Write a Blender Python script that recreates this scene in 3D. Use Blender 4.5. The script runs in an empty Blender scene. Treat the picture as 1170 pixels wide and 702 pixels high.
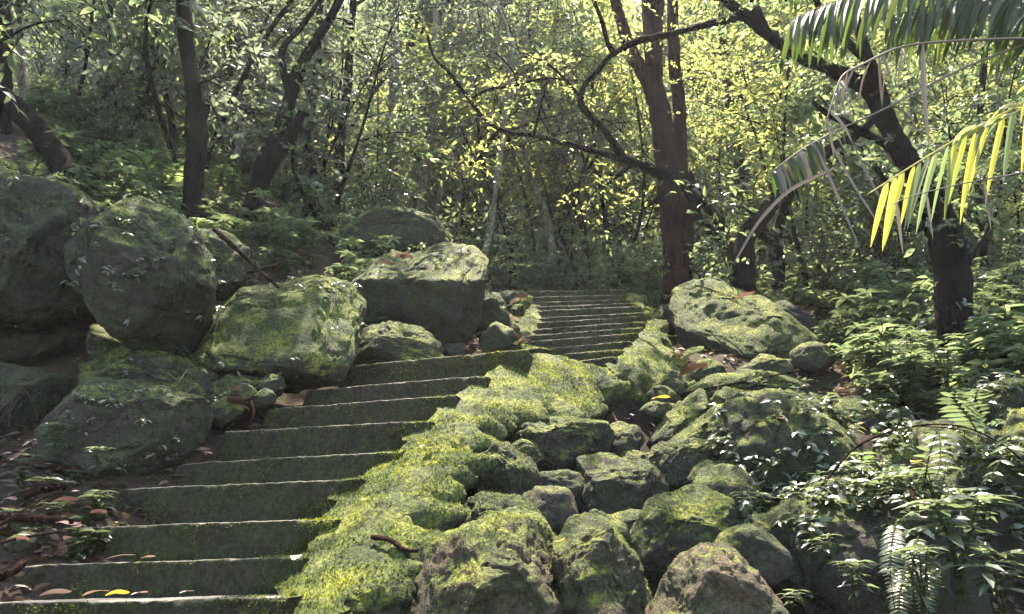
import bpy, bmesh, math
import numpy as np
from mathutils import Vector

R = math.radians
col = bpy.context.scene.collection
scene = bpy.context.scene
rng = np.random.default_rng(7)

# ------------------------------------------------------------------ camera model
CAM_H, PITCH, FPX = 1.55, R(18.2), 880.0
CT, ST = math.cos(PITCH), math.sin(PITCH)
E1 = np.array([1.0, 0, 0]); E2 = np.array([0, -ST, CT]); E3 = np.array([0, CT, ST])
CAM = np.array([0, 0, CAM_H])

def U(px, py, Y):
    """world point seen at photo pixel (px, py) at the ground distance Y"""
    u = (px - 585) / FPX; v = (351 - py) / FPX
    s = Y / (CT - v * ST)
    return np.array([u * s, Y, CAM_H + s * (ST + v * CT)])

def px_size(Y):
    return Y / CT / FPX

# ------------------------------------------------------------------ noise
def _hash(ix, iy, iz, seed):
    h = (ix * 374761393 + iy * 668265263 + iz * 2147483647 + seed * 974634777) & 0xFFFFFFFF
    h = ((h ^ (h >> 13)) * 1274126177) & 0xFFFFFFFF
    h = (h ^ (h >> 16)) & 0xFFFFFFFF
    h = ((h * 2654435761) & 0xFFFFFFFF)
    h = h ^ (h >> 15)
    return (h & 0xFFFFFF) / float(0xFFFFFF)

def vnoise(p, seed=0):
    p = np.asarray(p, float)
    i = np.floor(p).astype(np.int64); f = p - i
    f = f * f * f * (f * (f * 6 - 15) + 10)
    x, y, z = i[:, 0], i[:, 1], i[:, 2]
    def h(a, b, c): return _hash(x + a, y + b, z + c, seed)
    fx, fy, fz = f[:, 0], f[:, 1], f[:, 2]
    c00 = h(0,0,0)*(1-fx)+h(1,0,0)*fx; c10 = h(0,1,0)*(1-fx)+h(1,1,0)*fx
    c01 = h(0,0,1)*(1-fx)+h(1,0,1)*fx; c11 = h(0,1,1)*(1-fx)+h(1,1,1)*fx
    return ((c00*(1-fy)+c10*fy)*(1-fz) + (c01*(1-fy)+c11*fy)*fz) * 2 - 1

def fbm(p, oct=4, seed=0, gain=0.5):
    p = np.asarray(p, float); s = np.zeros(len(p)); a = 1.0; q = p.copy()
    for o in range(oct):
        s += a * vnoise(q, seed + o * 17); q = q * 2.03 + 11.3; a *= gain
    return s

def sstep(a, b, x):
    t = np.clip((np.asarray(x, float) - a) / (b - a), 0, 1); return t * t * (3 - 2 * t)

# ------------------------------------------------------------------ mesh plumbing
class MB:
    def __init__(s): s.v = []; s.f = []; s.m = []; s.n = 0
    def add(s, v, f, mi=0):
        v = np.asarray(v, float).reshape(-1, 3); f = np.asarray(f, np.int64)
        s.v.append(v); s.f.append(f + s.n); s.m.append(np.full(len(f), mi)); s.n += len(v)
    def mesh(s, name, mats, smooth=False):
        me = bpy.data.meshes.new(name)
        v = np.concatenate(s.v) if s.v else np.zeros((0, 3))
        me.vertices.add(len(v)); me.vertices.foreach_set('co', v.astype(np.float32).ravel())
        tot = np.concatenate([np.full(len(f), f.shape[1]) for f in s.f])
        idx = np.concatenate([f.ravel() for f in s.f])
        me.loops.add(len(idx)); me.loops.foreach_set('vertex_index', idx.astype(np.int32))
        me.polygons.add(len(tot))
        st = np.concatenate([[0], np.cumsum(tot)[:-1]])
        me.polygons.foreach_set('loop_start', st.astype(np.int32))
        me.polygons.foreach_set('loop_total', tot.astype(np.int32))
        me.polygons.foreach_set('material_index', np.concatenate(s.m).astype(np.int32))
        me.polygons.foreach_set('use_smooth', np.full(len(tot), smooth))
        for m in (mats if isinstance(mats, (list, tuple)) else [mats]): me.materials.append(m)
        me.update(calc_edges=True); me.validate()
        return me

def link(name, me, parent=None, loc=None):
    o = bpy.data.objects.new(name, me); col.objects.link(o)
    if parent is not None: o.parent = parent
    if loc is not None: o.location = loc
    return o

def tag(o, label=None, cat=None, group=None, kind=None):
    if label: o['label'] = label
    if cat: o['category'] = cat
    if group: o['group'] = group
    if kind: o['kind'] = kind
    return o

def empty(name, loc=(0, 0, 0)):
    o = bpy.data.objects.new(name, None); col.objects.link(o); o.location = loc
    o.empty_display_size = 0.1
    return o

def rel(pts, loc): return np.asarray(pts, float) - np.asarray(loc, float)

# ------------------------------------------------------------------ shape makers
def smooth_path(p, r, n):
    p = np.asarray(p, float); r = np.asarray(r, float)
    if len(p) == 2: p = np.array([p[0], (p[0]+p[1])/2, p[1]]); r = np.array([r[0], (r[0]+r[1])/2, r[1]])
    P = np.vstack([2*p[0]-p[1], p, 2*p[-1]-p[-2]]); Rr = np.concatenate([[r[0]], r, [r[-1]]])
    out = []; ro = []
    for i in range(1, len(P) - 2):
        for t in np.linspace(0, 1, n, endpoint=False):
            a, b, c, d = P[i-1], P[i], P[i+1], P[i+2]
            out.append(0.5*((2*b)+(-a+c)*t+(2*a-5*b+4*c-d)*t*t+(-a+3*b-3*c+d)*t**3))
            ro.append(Rr[i]*(1-t)+Rr[i+1]*t)
    out.append(P[-2]); ro.append(Rr[-2])
    return np.array(out), np.array(ro)

def tube(mb, p, r, sides=8, n=7, rough=0.0, seed=0, mi=0, wob=0.0):
    p, r = smooth_path(p, r, n)
    if wob:
        L = np.linalg.norm(np.diff(p, axis=0), axis=1).sum()
        for k in range(3): p[1:-1, k] += (fbm(p[1:-1] * 3.0 / max(L, .5) * 2, 3, seed + 31 * k)) * wob
    T = np.gradient(p, axis=0); T /= np.linalg.norm(T, axis=1)[:, None] + 1e-9
    ref = np.array([0.3, 0.2, 1.0]) if abs(T[0][2]) < 0.8 else np.array([1.0, 0.2, 0])
    a = np.cross(T, ref); a /= np.linalg.norm(a, axis=1)[:, None] + 1e-9
    b = np.cross(T, a)
    th = np.linspace(0, 2*np.pi, sides, endpoint=False)
    ring = a[:, None, :]*np.cos(th)[None, :, None] + b[:, None, :]*np.sin(th)[None, :, None]
    rr = np.repeat(r[:, None], sides, 1)
    if rough:
        q = (p[:, None, :] + ring * rr[:, :, None])
        nz = (fbm(q.reshape(-1, 3) * np.array([6, 6, 2.2]), 4, seed)+.7*fbm(q.reshape(-1, 3) * np.array([19, 19, 7]), 4, seed+5, .6)).reshape(rr.shape)
        rr = rr * (1 + rough * nz)
    v = p[:, None, :] + ring * rr[:, :, None]
    m = len(p); i = np.arange(m-1)[:, None]*sides; j = np.arange(sides)[None, :]; j2 = (j+1) % sides
    f = np.stack([i+j, i+j2, i+sides+j2, i+sides+j], -1).reshape(-1, 4)
    vv = v.reshape(-1, 3)
    mb.add(np.vstack([vv, p[-1:], p[:1]]), f, mi)
    e = (m-1)*sides
    # end caps as triangles sharing the ring
    base = mb.n - len(vv) - 2
    cap = np.array([[base+e+k, base+e+(k+1) % sides, base+len(vv)] for k in range(sides)] +
                   [[base+(k+1) % sides, base+k, base+len(vv)+1] for k in range(sides)])
    mb.f.append(cap); mb.m.append(np.full(len(cap), mi))

def norm(a): return a / (np.linalg.norm(a, axis=-1, keepdims=True) + 1e-9)

def leaves(mb, base, d, up, L, w=0.4, fold=0.25, droop=0.25, mi=0, detail=1):
    """many leaves at once: base point, direction, up vector, length"""
    base = np.asarray(base, float); d = norm(np.asarray(d, float)); L = np.asarray(L, float)
    up = np.asarray(up, float)
    s = norm(np.cross(d, up)); nrm = norm(np.cross(s, d))
    n = len(base); Lc = L[:, None]; W = Lc * (np.asarray(w) * 0.5 if np.ndim(w) == 0 else np.asarray(w)[:, None]*0.5)
    if detail == 0:
        lm = base + d*Lc*.45 - s*W + nrm*W*fold - nrm*Lc*droop*.2
        rm = base + d*Lc*.45 + s*W + nrm*W*fold - nrm*Lc*droop*.2
        tip = base + d*Lc - nrm*Lc*droop
        v = np.stack([base, rm, tip, lm], 1).reshape(-1, 3)
        k = np.arange(n)[:, None]*4
        mb.add(v, np.hstack([k, k+1, k+2, k+3]), mi)
    else:
        def st(t, ww, dr):
            c = base + d*Lc*t - nrm*Lc*dr
            return c - s*W*ww + nrm*W*ww*fold, c, c + s*W*ww + nrm*W*ww*fold
        l1, c1, r1 = st(.28, .85, droop*.06); l2, c2, r2 = st(.62, .82, droop*.4)
        tip = base + d*Lc*.98 - nrm*Lc*droop
        v = np.stack([base, l1, c1, r1, l2, c2, r2, tip], 1).reshape(-1, 3)
        k = np.arange(n)[:, None]*8
        q = np.vstack([np.hstack([k+1, k+2, k+5, k+4]), np.hstack([k+2, k+3, k+6, k+5])])
        t3 = np.vstack([np.hstack([k, k+2, k+1]), np.hstack([k, k+3, k+2]), np.hstack([k+4, k+5, k+7]), np.hstack([k+5, k+6, k+7])])
        b0 = mb.n
        mb.add(v, q, mi); mb.f.append(t3 + b0); mb.m.append(np.full(len(t3), mi))

def sprays(mb, org, d, L, K=9, leaf=0.1, w=0.42, mi=0, twig_mi=None, g=rng, detail=0, droop=0.3, flat=1.0):
    """leafy twigs: origin, direction and length of each; K leaves set alternately along it"""
    org = np.asarray(org, float); d = norm(np.asarray(d, float)); n = len(org); L = np.asarray(L, float)
    up = norm(np.array([0, 0, 1.0]) + g.normal(0, .35, (n, 3)))
    s = norm(np.cross(d, up)); nrm = norm(np.cross(s, d))
    t = (np.arange(K) + .6) / K
    side = np.where(np.arange(K) % 2 == 0, 1.0, -1.0)
    jt = t[None, :] + g.normal(0, .04, (n, K))
    P = org[:, None, :] + d[:, None, :]*(L[:, None]*jt)[:, :, None] - nrm[:, None, :]*(L[:, None]*jt**2*droop)[:, :, None]
    sp = (0.9 - 0.6*t)[None, :] * side[None, :]
    ld = d[:, None, :]*(0.35+0.5*t)[None, :, None] + s[:, None, :]*sp[:, :, None] + g.normal(0, .28, (n, K, 3))
    lu = nrm[:, None, :] + g.normal(0, .42*flat, (n, K, 3))
    ll = leaf * g.uniform(.6, 1.25, (n, K))
    leaves(mb, P.reshape(-1, 3), ld.reshape(-1, 3), lu.reshape(-1, 3), ll.ravel(), w, .25, .22, mi, detail)
    if twig_mi is not None:
        e = org + d*L[:, None] - nrm*(L*droop)[:, None]
        mid = org + d*L[:, None]*.5 - nrm*(L*droop*.25)[:, None]
        r = (0.012*L + .0015)[:, None]
        a, b = s*r, nrm*r
        v = np.stack([org+a, org-a*.5+b, org-a*.5-b, mid+a*.7, mid-a*.35+b*.7, mid-a*.35-b*.7, e], 1).reshape(-1, 3)
        k = np.arange(n)[:, None]*7
        q = np.vstack([np.hstack([k, k+1, k+4, k+3]), np.hstack([k+1, k+2, k+5, k+4]), np.hstack([k+2, k, k+3, k+5])])
        t3 = np.vstack([np.hstack([k+3, k+4, k+6]), np.hstack([k+4, k+5, k+6]), np.hstack([k+5, k+3, k+6])])
        b0 = mb.n
        mb.add(v, q, twig_mi); mb.f.append(t3+b0); mb.m.append(np.full(len(t3), twig_mi))

# ------------------------------------------------------------------ materials
def newmat(name):
    m = bpy.data.materials.new(name); m.use_nodes = True
    nt = m.node_tree; nt.nodes.clear()
    out = nt.nodes.new('ShaderNodeOutputMaterial')
    return m, nt, out
def N(nt, t, **kw):
    n = nt.nodes.new(t)
    for k, v in kw.items():
        if k in n.inputs: n.inputs[k].default_value = v
        else: setattr(n, k, v)
    return n
def ramp(nt, fac, stops):
    r = nt.nodes.new('ShaderNodeValToRGB'); e = r.color_ramp.elements
    while len(e) < len(stops): e.new(0.5)
    for i, (p, c) in enumerate(stops): e[i].position = p; e[i].color = (*c, 1) if len(c) == 3 else c
    nt.links.new(fac, r.inputs[0]); return r.outputs[0]
def mixc(nt, fac, a, b, mode='MIX'):
    m = nt.nodes.new('ShaderNodeMix'); m.data_type = 'RGBA'; m.blend_type = mode
    for s, i in ((fac, 0), (a, 6), (b, 7)):
        if hasattr(s, 'links'): nt.links.new(s, m.inputs[i])
        else: m.inputs[i].default_value = s if not isinstance(s, tuple) else ((*s, 1) if len(s) == 3 else s)
    return m.outputs[2]
def math_(nt, op, a, b=0.0, clamp=False):
    m = nt.nodes.new('ShaderNodeMath'); m.operation = op; m.use_clamp = clamp
    for s, i in ((a, 0), (b, 1)):
        if hasattr(s, 'links'): nt.links.new(s, m.inputs[i])
        else: m.inputs[i].default_value = s
    return m.outputs[0]
def noise(nt, scale, detail=5, rough=.6, vec=None):
    n = N(nt, 'ShaderNodeTexNoise', Scale=scale, Detail=detail, Roughness=rough)
    if vec is not None: nt.links.new(vec, n.inputs['Vector'])
    return n.outputs['Fac']
def bump(nt, h, strength, dist, nrm=None):
    b = N(nt, 'ShaderNodeBump', Strength=strength, Distance=dist)
    nt.links.new(h, b.inputs['Height'])
    if nrm is not None: nt.links.new(nrm, b.inputs['Normal'])
    return b.outputs[0]

def leaf_mat(name, c, t, rough=.38, spec=.5, trans=.5, var=.35, yellow=0.0):
    m, nt, out = newmat(name)
    geo = N(nt, 'ShaderNodeNewGeometry')
    rnd = geo.outputs['Random Per Island']
    hs = N(nt, 'ShaderNodeHueSaturation', Color=(*c, 1)); ht = N(nt, 'ShaderNodeHueSaturation', Color=(*t, 1))
    val = math_(nt, 'MULTIPLY_ADD', rnd, 2*var); nt.nodes[-1].inputs[2].default_value = 1-var
    r2 = math_(nt, 'FRACT', math_(nt, 'MULTIPLY', rnd, 37.7))
    hue = math_(nt, 'MULTIPLY_ADD', r2, -.05); nt.nodes[-1].inputs[2].default_value = .52
    for h in (hs, ht):
        nt.links.new(val, h.inputs['Value']); nt.links.new(hue, h.inputs['Hue'])
    p = N(nt, 'ShaderNodeBsdfPrincipled', Roughness=rough)
    p.inputs['Specular IOR Level'].default_value = spec
    nt.links.new(hs.outputs[0], p.inputs['Base Color'])
    tr = N(nt, 'ShaderNodeBsdfTranslucent'); nt.links.new(ht.outputs[0], tr.inputs['Color'])
    mx = N(nt, 'ShaderNodeMixShader'); mx.inputs[0].default_value = trans
    nt.links.new(p.outputs[0], mx.inputs[1]); nt.links.new(tr.outputs[0], mx.inputs[2])
    nt.links.new(mx.outputs[0], out.inputs[0])
    return m

def moss_color(nt, pos):
    n1 = noise(nt, 5, 5, .65, pos); n2 = noise(nt, 60, 4, .7, pos)
    c = ramp(nt, n1, [(.32, (.026, .036, .011)), (.48, (.058, .077, .019)), (.64, (.145, .16, .027))])
    d = ramp(nt, n2, [(.36, (.22, .25, .25)), (.64, (1.75, 1.7, 1.5))])
    return mixc(nt, 1.0, c, d, 'MULTIPLY'), n1, n2

def rock_mat():
    """mossy rock: object colour r = how much moss, g = tint to red-brown, b = brightness"""
    m, nt, out = newmat('mossy_rock')
    geo = N(nt, 'ShaderNodeNewGeometry'); oi = N(nt, 'ShaderNodeObjectInfo')
    sep = N(nt, 'ShaderNodeSeparateColor'); nt.links.new(oi.outputs['Color'], sep.inputs[0])
    pos = geo.outputs['Position']
    mc, n1, n2 = moss_color(nt, pos)
    big = noise(nt, 2.3, 6, .65, pos); fine = noise(nt, 38, 6, .75, pos)
    rock = ramp(nt, big, [(.25, (.017, .0135, .012)), (.5, (.036, .029, .024)), (.75, (.07, .058, .048))])
    red = ramp(nt, big, [(.25, (.05, .03, .02)), (.55, (.13, .085, .055)), (.8, (.22, .15, .10))])
    rk = mixc(nt, sep.outputs[1], rock, red)
    rk = mixc(nt, 1.0, rk, ramp(nt, fine, [(.35, (.2, .2, .2)), (.65, (1.85, 1.8, 1.7))]), 'MULTIPLY')
    dk = mixc(nt, 1.0, ramp(nt, noise(nt, 9, 5, .7, pos), [(.3, (.016, .02, .010)), (.7, (.05, .06, .024))]), ramp(nt, noise(nt, 70, 4, .75, pos), [(.36, (.3, .3, .3)), (.64, (1.8, 1.8, 1.7))]), 'MULTIPLY')   # thin dark algae film
    algae = math_(nt, 'MULTIPLY', ramp(nt, noise(nt, 3.7, 6, .7, pos), [(.38, (0, 0, 0)), (.55, (1, 1, 1))]), .85)
    rk = mixc(nt, algae, rk, dk)
    sn = N(nt, 'ShaderNodeSeparateXYZ'); nt.links.new(geo.outputs['Normal'], sn.inputs[0])
    a = math_(nt, 'MULTIPLY_ADD', sn.outputs[2], .9); nt.nodes[-1].inputs[2].default_value = -.95
    a = math_(nt, 'ADD', a, math_(nt, 'MULTIPLY', sep.outputs[0], 1.35))
    a = math_(nt, 'ADD', a, math_(nt, 'MULTIPLY', math_(nt, 'SUBTRACT', noise(nt, 7, 7, .72, pos), .5), 2.6))
    mask = ramp(nt, a, [(.02, (0, 0, 0)), (.38, (1, 1, 1))])
    c = mixc(nt, mask, rk, mc)
    spk = ramp(nt, noise(nt, 95, 2, .5, pos), [(.68, (0, 0, 0)), (.72, (1, 1, 1))])           # pale lichen specks
    c = mixc(nt, math_(nt, 'MULTIPLY', spk, .45), c, (.22, .24, .16))
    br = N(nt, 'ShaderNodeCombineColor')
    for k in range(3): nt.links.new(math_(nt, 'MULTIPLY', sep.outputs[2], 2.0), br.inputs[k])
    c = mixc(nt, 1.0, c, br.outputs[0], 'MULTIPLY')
    p = N(nt, 'ShaderNodeBsdfPrincipled', Roughness=.85)
    p.inputs['Specular IOR Level'].default_value = .25
    nt.links.new(c, p.inputs['Base Color'])
    b1 = bump(nt, noise(nt, 16, 9, .75, pos), .9, .07)
    b2 = bump(nt, noise(nt, 110, 3, .7, pos), .9, .02, b1)
    nt.links.new(b2, p.inputs['Normal']); nt.links.new(p.outputs[0], out.inputs[0])
    return m

def moss_mat():
    m, nt, out = newmat('moss')
    geo = N(nt, 'ShaderNodeNewGeometry')
    c, n1, n2 = moss_color(nt, geo.outputs['Position'])
    n3 = noise(nt, 2.2, 4, .6, geo.outputs['Position'])
    c = mixc(nt, ramp(nt, n3, [(.55, (0, 0, 0)), (.72, (.75, .75, .75))]), c, (.045, .04, .028))
    p = N(nt, 'ShaderNodeBsdfPrincipled', Roughness=.9); p.inputs['Specular IOR Level'].default_value = .1
    nt.links.new(c, p.inputs['Base Color'])
    b = bump(nt, noise(nt, 22, 6, .75, geo.outputs['Position']), .8, .04)
    b = bump(nt, noise(nt, 130, 3, .7, geo.outputs['Position']), .8, .012, b)
    nt.links.new(b, p.inputs['Normal']); nt.links.new(p.outputs[0], out.inputs[0]); return m

def tuft_mat():
    m, nt, out = newmat('moss_tuft')
    geo = N(nt, 'ShaderNodeNewGeometry')
    c, n1, n2 = moss_color(nt, geo.outputs['Position'])
    v = math_(nt, 'MULTIPLY_ADD', geo.outputs['Random Per Island'], .9); nt.nodes[-1].inputs[2].default_value = .75
    h = N(nt, 'ShaderNodeHueSaturation'); nt.links.new(c, h.inputs['Color']); nt.links.new(v, h.inputs['Value'])
    p = N(nt, 'ShaderNodeBsdfPrincipled', Roughness=.8); p.inputs['Specular IOR Level'].default_value = .15
    nt.links.new(h.outputs[0], p.inputs['Base Color'])
    tr = N(nt, 'ShaderNodeBsdfTranslucent')
    nt.links.new(mixc(nt, 1.0, h.outputs[0], (1.25, 1.25, .85), 'MULTIPLY'), tr.inputs['Color'])
    mx = N(nt, 'ShaderNodeMixShader'); mx.inputs[0].default_value = .4
    nt.links.new(p.outputs[0], mx.inputs[1]); nt.links.new(tr.outputs[0], mx.inputs[2])
    nt.links.new(mx.outputs[0], out.inputs[0]); return m

def step_mat():
    m, nt, out = newmat('mossy_step_stone')
    geo = N(nt, 'ShaderNodeNewGeometry'); pos = geo.outputs['Position']
    big = noise(nt, 3.1, 6, .7, pos); fine = noise(nt, 45, 6, .75, pos)
    st = ramp(nt, big, [(.28, (.013, .0085, .0055)), (.5, (.025, .0175, .0115)), (.75, (.05, .036, .024))])
    st = mixc(nt, 1.0, st, ramp(nt, fine, [(.36, (.25, .25, .25)), (.64, (1.8, 1.75, 1.7))]), 'MULTIPLY')
    gm = ramp(nt, fine, [(.34, (.007, .010, .003)), (.66, (.046, .056, .014))])
    mk = ramp(nt, noise(nt, 5.5, 7, .75, pos), [(.34, (0, 0, 0)), (.56, (1, 1, 1))])
    c = mixc(nt, math_(nt, 'MULTIPLY', mk, .92), st, gm)
    sn = N(nt, 'ShaderNodeSeparateXYZ'); nt.links.new(geo.outputs['Normal'], sn.inputs[0])
    worn_lit = ramp(nt, sn.outputs[2], [(.6, (0, 0, 0)), (.95, (1, 1, 1))])  # worn tread tone, lightened further so the step edges look sunlit
    tr = ramp(nt, noise(nt, 12, 6, .7, pos), [(.35, (.08, .072, .05)), (.6, (.22, .20, .165))])
    c = mixc(nt, worn_lit, c, tr)
    spk = ramp(nt, noise(nt, 110, 2, .5, pos), [(.71, (0, 0, 0)), (.75, (1, 1, 1))])
    c = mixc(nt, math_(nt, 'MULTIPLY', spk, .4), c, (.2, .21, .16))
    p = N(nt, 'ShaderNodeBsdfPrincipled', Roughness=.85); p.inputs['Specular IOR Level'].default_value = .25
    nt.links.new(c, p.inputs['Base Color'])
    b1 = bump(nt, noise(nt, 18, 9, .75, pos), .9, .05); b2 = bump(nt, noise(nt, 140, 3, .7, pos), .7, .01, b1)
    nt.links.new(b2, p.inputs['Normal']); nt.links.new(p.outputs[0], out.inputs[0]); return m

def soil_mat():
    m, nt, out = newmat('forest_soil')
    geo = N(nt, 'ShaderNodeNewGeometry'); pos = geo.outputs['Position']
    c = ramp(nt, noise(nt, 1.7, 7, .7, pos), [(.3, (.022, .016, .011)), (.5, (.045, .032, .022)), (.72, (.085, .058, .04))])
    c = mixc(nt, 1.0, c, ramp(nt, noise(nt, 55, 5, .8, pos), [(.25, (.5, .5, .5)), (.75, (1.6, 1.5, 1.4))]), 'MULTIPLY')
    g = ramp(nt, noise(nt, 2.6, 6, .7, pos), [(.52, (0, 0, 0)), (.64, (1, 1, 1))])
    c = mixc(nt, math_(nt, 'MULTIPLY', g, .7), c, (.03, .042, .013))
    p = N(nt, 'ShaderNodeBsdfPrincipled', Roughness=.95); p.inputs['Specular IOR Level'].default_value = .15
    nt.links.new(c, p.inputs['Base Color'])
    b1 = bump(nt, noise(nt, 9, 8, .75, pos), .9, .08); b2 = bump(nt, noise(nt, 90, 4, .75, pos), .8, .015, b1)
    nt.links.new(b2, p.inputs['Normal']); nt.links.new(p.outputs[0], out.inputs[0]); return m

def bark_mat(name, dark, light, moss=.3, scale=(14, 14, 3)):
    m, nt, out = newmat(name)
    geo = N(nt, 'ShaderNodeNewGeometry'); mp = N(nt, 'ShaderNodeMapping'); mp.inputs['Scale'].default_value = scale
    nt.links.new(geo.outputs['Position'], mp.inputs[0])
    n1 = noise(nt, 1.0, 8, .7, mp.outputs[0]); n2 = noise(nt, 30, 4, .7, geo.outputs['Position'])
    mp2 = N(nt, 'ShaderNodeMapping'); mp2.inputs['Scale'].default_value = tuple(x*3.6 for x in scale)
    nt.links.new(geo.outputs['Position'], mp2.inputs[0]); n4 = noise(nt, 1.0, 6, .7, mp2.outputs[0])
    c = ramp(nt, n1, [(.38, dark), (.62, light)])
    c = mixc(nt, 1.0, c, ramp(nt, n4, [(.38, (.3, .3, .3)), (.62, (1.8, 1.75, 1.7))]), 'MULTIPLY')
    g = ramp(nt, noise(nt, 2.5, 5, .7, geo.outputs['Position']), [(.5, (0, 0, 0)), (.66, (1, 1, 1))])
    c = mixc(nt, math_(nt, 'MULTIPLY', g, moss), c, (.04, .052, .018))
    sp = ramp(nt, noise(nt, 5, 6, .8, geo.outputs['Position']), [(.62, (0, 0, 0)), (.68, (1, 1, 1))])
    c = mixc(nt, math_(nt, 'MULTIPLY', sp, .4), c, tuple(min(1, 2.3*x) for x in light))
    p = N(nt, 'ShaderNodeBsdfPrincipled', Roughness=.95); p.inputs['Specular IOR Level'].default_value = .04
    nt.links.new(c, p.inputs['Base Color'])
    b = bump(nt, n1, 1., .06); b = bump(nt, n4, 1., .03, b); b = bump(nt, n2, .6, .01, b)
    nt.links.new(b, p.inputs['Normal']); nt.links.new(p.outputs[0], out.inputs[0]); return m

M = dict(
    rock=rock_mat(), moss=moss_mat(), tuft=tuft_mat(), step=step_mat(), soil=soil_mat(),
    bark_dark=bark_mat('dark_bark', (.005, .004, .0035), (.017, .0135, .012), .25),
    bark_brown=bark_mat('brown_bark', (.009, .005, .004), (.044, .025, .0185), .12),
    bark_pale=bark_mat('pale_bark', (.09, .08, .06), (.24, .22, .17), .45),
    twig=bark_mat('twig_bark', (.03, .022, .016), (.09, .07, .05), .1, (40, 40, 40)),
    stem=bark_mat('green_stem', (.03, .04, .015), (.07, .08, .03), 0, (40, 40, 40)),
    leaf_mid=leaf_mat('leaf_mid_green', (.06, .08, .042), (.155, .21, .085), .36, .7),
    leaf_grey=leaf_mat('leaf_dull_green', (.062, .075, .056), (.145, .18, .11), .36, .75),
    leaf_yellow=leaf_mat('leaf_yellow_green', (.10, .12, .042), (.30, .35, .10), .34, .7, .55),
    leaf_dark=leaf_mat('leaf_dark_glossy', (.03, .048, .02), (.09, .14, .03), .3, .6, .35),
    leaf_herb=leaf_mat('leaf_herb', (.05, .07, .038), (.125, .17, .07), .32, .85, .38),
    leaf_bright=leaf_mat('leaf_bright_green', (.065, .10, .035), (.18, .26, .075), .4, .5, .5),
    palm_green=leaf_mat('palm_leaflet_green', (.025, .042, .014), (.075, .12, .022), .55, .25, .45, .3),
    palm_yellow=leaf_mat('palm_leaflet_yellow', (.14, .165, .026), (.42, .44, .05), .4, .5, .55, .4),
    palm_dead=leaf_mat('dead_palm_leaf', (.13, .112, .078), (.09, .075, .045), .6, .3, .3, .3),
    litter=leaf_mat('dead_leaf_litter', (.08, .055, .038), (.06, .04, .02), .55, .3, .2, .55),
    pale_leaf=leaf_mat('pale_dry_leaf', (.3, .26, .19), (.16, .12, .08), .55, .3, .3, .2),
    yellow_leaf=leaf_mat('yellow_dry_leaf', (.38, .25, .03), (.4, .28, .03), .5, .3, .4, .1),
    pink_leaf=leaf_mat('pinkish_dry_leaf', (.17, .115, .085), (.11, .07, .045), .55, .3, .3, .2),
)

# ------------------------------------------------------------------ terrain
_bY = [-60, -10, 0, 2, 3.4, 5.3, 6, 9, 12, 16, 24, 40, 70, 130]
_bZ = [-20, -3.6, -.0, .72, 1.30, 2.55, 2.85, 4.5, 5.25, 7.9, 14.2, 29, 58, 105]
_cY = [-10, 3.4, 5.3, 6, 9, 16]
_cX = [-2.2, -1.35, -.45, .2, .75, .75]
def ground(X, Y):
    X = np.asarray(X, float); Y = np.asarray(Y, float)
    z = np.interp(Y, _bY, _bZ); dx = X - np.interp(Y, _cY, _cX)
    left = np.clip(-dx - .9, 0, 8)
    z = z + left*.42*sstep(4.6, 6.6, Y)*(1-sstep(9, 22, Y)) + left*.05
    gul = np.exp(-((dx-1.45)/.62)**2)*sstep(1.0, 2.4, Y)*(1-sstep(5.6, 6.6, Y))
    z = z - .55*gul
    right = np.clip(dx-2.3, 0, 12)
    z = z + right*.10*sstep(2, 6, Y)
    z = z - .45*sstep(1.3, 2.2, dx)*(1-sstep(3.6, 5.0, Y))*sstep(.5, 2.5, Y)
    p = np.stack([X.ravel()*.5, Y.ravel()*.5, 0*X.ravel()], 1)
    nz = fbm(p, 3, 5).reshape(X.shape)*.16 + fbm(p*5, 3, 9).reshape(X.shape)*.045
    return z + nz*np.clip(.35+np.abs(dx)*.5, 0, 1)
def gz(x, y): return float(ground(np.array([x]), np.array([y]))[0])

def grid_faces(nu, nv):
    i = np.arange(nu-1)[:, None]*nv; j = np.arange(nv-1)[None, :]
    return np.stack([i+j, i+nv+j, i+nv+j+1, i+j+1], -1).reshape(-1, 4)

def build_ground():
    t = np.linspace(-1, 1, 300); xs = 9*t + 61*t**5
    t = np.linspace(0, 1, 340); ys = -30 + 30*sstep(0, .12, t) + 14*t + 50*t**4
    X, Y = np.meshgrid(xs, ys, indexing='ij'); Z = ground(X, Y)
    mb = MB(); mb.add(np.stack([X, Y, Z], -1).reshape(-1, 3), grid_faces(len(xs), len(ys)))
    tag(link('ground', mb.mesh('ground', M['soil'], True)), kind='structure')
build_ground()

# ------------------------------------------------------------------ moss tufts
def tri_samples(v, f, w_fn, density, g, mx=60000):
    if f.shape[1] == 4: f = np.vstack([f[:, :3], f[:, [0, 2, 3]]])
    a, b, c = v[f[:, 0]], v[f[:, 1]], v[f[:, 2]]
    n = np.cross(b-a, c-a); ar = np.linalg.norm(n, axis=1)/2; n = norm(n)
    w = ar*w_fn((a+b+c)/3, n); tot = w.sum()
    k = int(min(mx, tot*density))
    if k < 1: return np.zeros((0, 3)), np.zeros((0, 3))
    idx = g.choice(len(f), k, p=w/tot)
    r1, r2 = np.sqrt(g.random(k)), g.random(k)
    P = a[idx]*(1-r1)[:, None] + b[idx]*(r1*(1-r2))[:, None] + c[idx]*(r1*r2)[:, None]
    return P, n[idx]

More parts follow.
